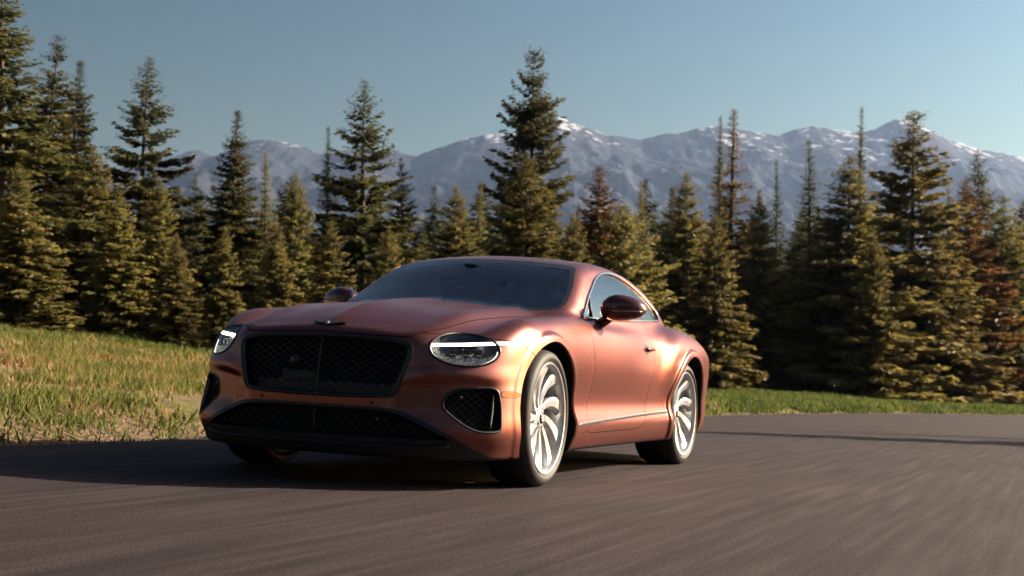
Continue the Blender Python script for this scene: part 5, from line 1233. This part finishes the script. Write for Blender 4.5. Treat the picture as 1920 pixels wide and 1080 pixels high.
def make_driver():
    y0 = .38; hx = -1.60
    nodes = [(-1.70, y0, .46, .15, .12), (-1.74, y0, .62, .14, .11), (-1.77, y0, .80, .16, .11), (-1.765, y0, .93, .13, .09), (-1.735, y0, 1.005, .060, .06), (-1.70, y0, 1.06, .058, .058), (-1.685, y0, 1.115, .078, .085), (-1.69, y0, 1.175, .082, .098), (-1.70, y0, 1.235, .060, .078)]
    edges = [(i, i+1) for i in range(8)]
    def chain(start, pts):
        p = start
        for q in pts: nodes.append(q); edges.append((p, len(nodes)-1)); p = len(nodes)-1
        return p
    for s_ in (1, -1):
        e = chain(3, [(-1.755, y0+s_*.17, .92, .062), (-1.60, y0+s_*.25, .72, .048), (-1.40, y0+s_*.215, .80, .036), (-1.235, y0+s_*.185, .875, .028), (-1.19, y0+s_*.185, .895, .034, .02)])
        for k, (dx, dz, ln) in enumerate(((.022, .016, .040), (.026, .004, .046), (.024, -.008, .044), (.018, -.020, .036))):
            chain(e, [(-1.19+dx, y0+s_*.180, .895+dz, .0095), (-1.19+dx+.012, y0+s_*.155, .893+dz, .0085)])
        chain(e, [(-1.205, y0+s_*.165, .913, .0105), (-1.19, y0+s_*.145, .925, .0095)])
        chain(0, [(-1.60, y0+s_*.10, .47, .095), (-1.15, y0+s_*.14, .56, .068), (-.92, y0+s_*.11, .33, .045), (-.84, y0+s_*.11, .29, .04), (-.74, y0+s_*.11, .33, .03)])
    root = empty('person', (-1.70, y0, .32)); tag(root, 'driver in dark jacket and sunglasses holding the steering wheel', 'person')
    off = np.array([-1.70, y0, .32]); nn = [tuple(np.array(n[:3])-off)+tuple(n[3:]) for n in nodes]
    skin_obj('body', nn, edges, SKIN, root)
    jk = [0, 1, 2, 3]; jn = [nn[i][:3]+tuple(v*1.10 for v in nn[i][3:]) for i in jk]; je = [(0, 1), (1, 2), (2, 3)]
    for s_ in (1, -1):
        b = len(jn); st = 9 if s_ > 0 else 9+5+8+2+5
        a = [nodes.index(n) for n in nodes if abs(n[1]-(y0+s_*.17)) < 1e-6 and n[2] == .92][0]
        for q in range(4): n = nn[a+q]; jn.append(n[:3]+(n[3]*1.16,)); je.append((3 if q == 0 else b+q-1, b+q))
    skin_obj('jacket', jn, je, SHIRT, root)
    hc = np.array([-1.69, y0, 1.175])-off; m = MB(); m.lathe([(.001, .085), (.03, .080), (.06, .062), (.080, .030), (.086, 0), (.084, -.03), (.078, -.05)], 20, [[1.12, 0, 0], [0, .95, 0], [.25, 0, 1]], hc+[-.022, 0, .045]); m.build('hair', HAIR, root, smooth=True)
    m = MB()
    for s_ in (1, -1): m.lathe([(.001, .006), (.020, .004), (.026, -.002)], 14, [[0, 0, 1], [1.05, 0, 0], [0, .75, 0]], hc+[.098, s_*.032, .008])
    m.tube([hc+[.098, -.01, .014], hc+[.101, 0, .016], hc+[.098, .01, .014]], .004, 6)
    for s_ in (1, -1): m.tube([hc+[.094, s_*.056, .014], hc+[.03, s_*.080, .014], hc+[-.02, s_*.082, .006]], .003, 5)
    m.build('sunglasses', SHADES, root, smooth=True)
    m = MB(); m.tube([hc+[.088, 0, .004], hc+[.110, 0, -.030], hc+[.094, 0, -.038]], [.008, .013, .009], 8); m.build('nose', SKIN, root, smooth=True)
    for s_ in (1, -1): m = MB(); m.lathe([(.001, .010), (.014, .008), (.018, 0), (.012, -.008)], 12, [[1, 0, 0], [0, 0, s_*.6], [0, 1.5, 0]], hc+[-.005, s_*.082, -.008]); m.build('ear', SKIN, root, smooth=True)
    m = MB(); m.tube([hc+[.088, -.024, -.062], hc+[.096, 0, -.060], hc+[.088, .024, -.062]], .006, 6); m.build('mouth', plain('lips', (.30, .11, .09), .5), root, smooth=True)
make_driver()
# ------------------------------------------------------------------ air
def haze():
    m = bpy.data.materials.new('haze'); m.use_nodes = True; nt = m.node_tree; nt.nodes.clear(); out = N(nt, 'ShaderNodeOutputMaterial'); v = N(nt, 'ShaderNodeVolumePrincipled')
    v.inputs['Color'].default_value = (.38, .57, 1.0, 1); v.inputs['Density'].default_value = HAZE; v.inputs['Anisotropy'].default_value = .45
    nt.links.new(v.outputs[0], out.inputs['Volume'])
    b = MB(); b.box((-3000, 0, 640), (17000, 17000, 1300)); o = b.build('haze', m); tag(o, 'thin blue evening air between the road and the mountains', 'haze', kind='stuff')
HAZE = 5.0e-5
haze()
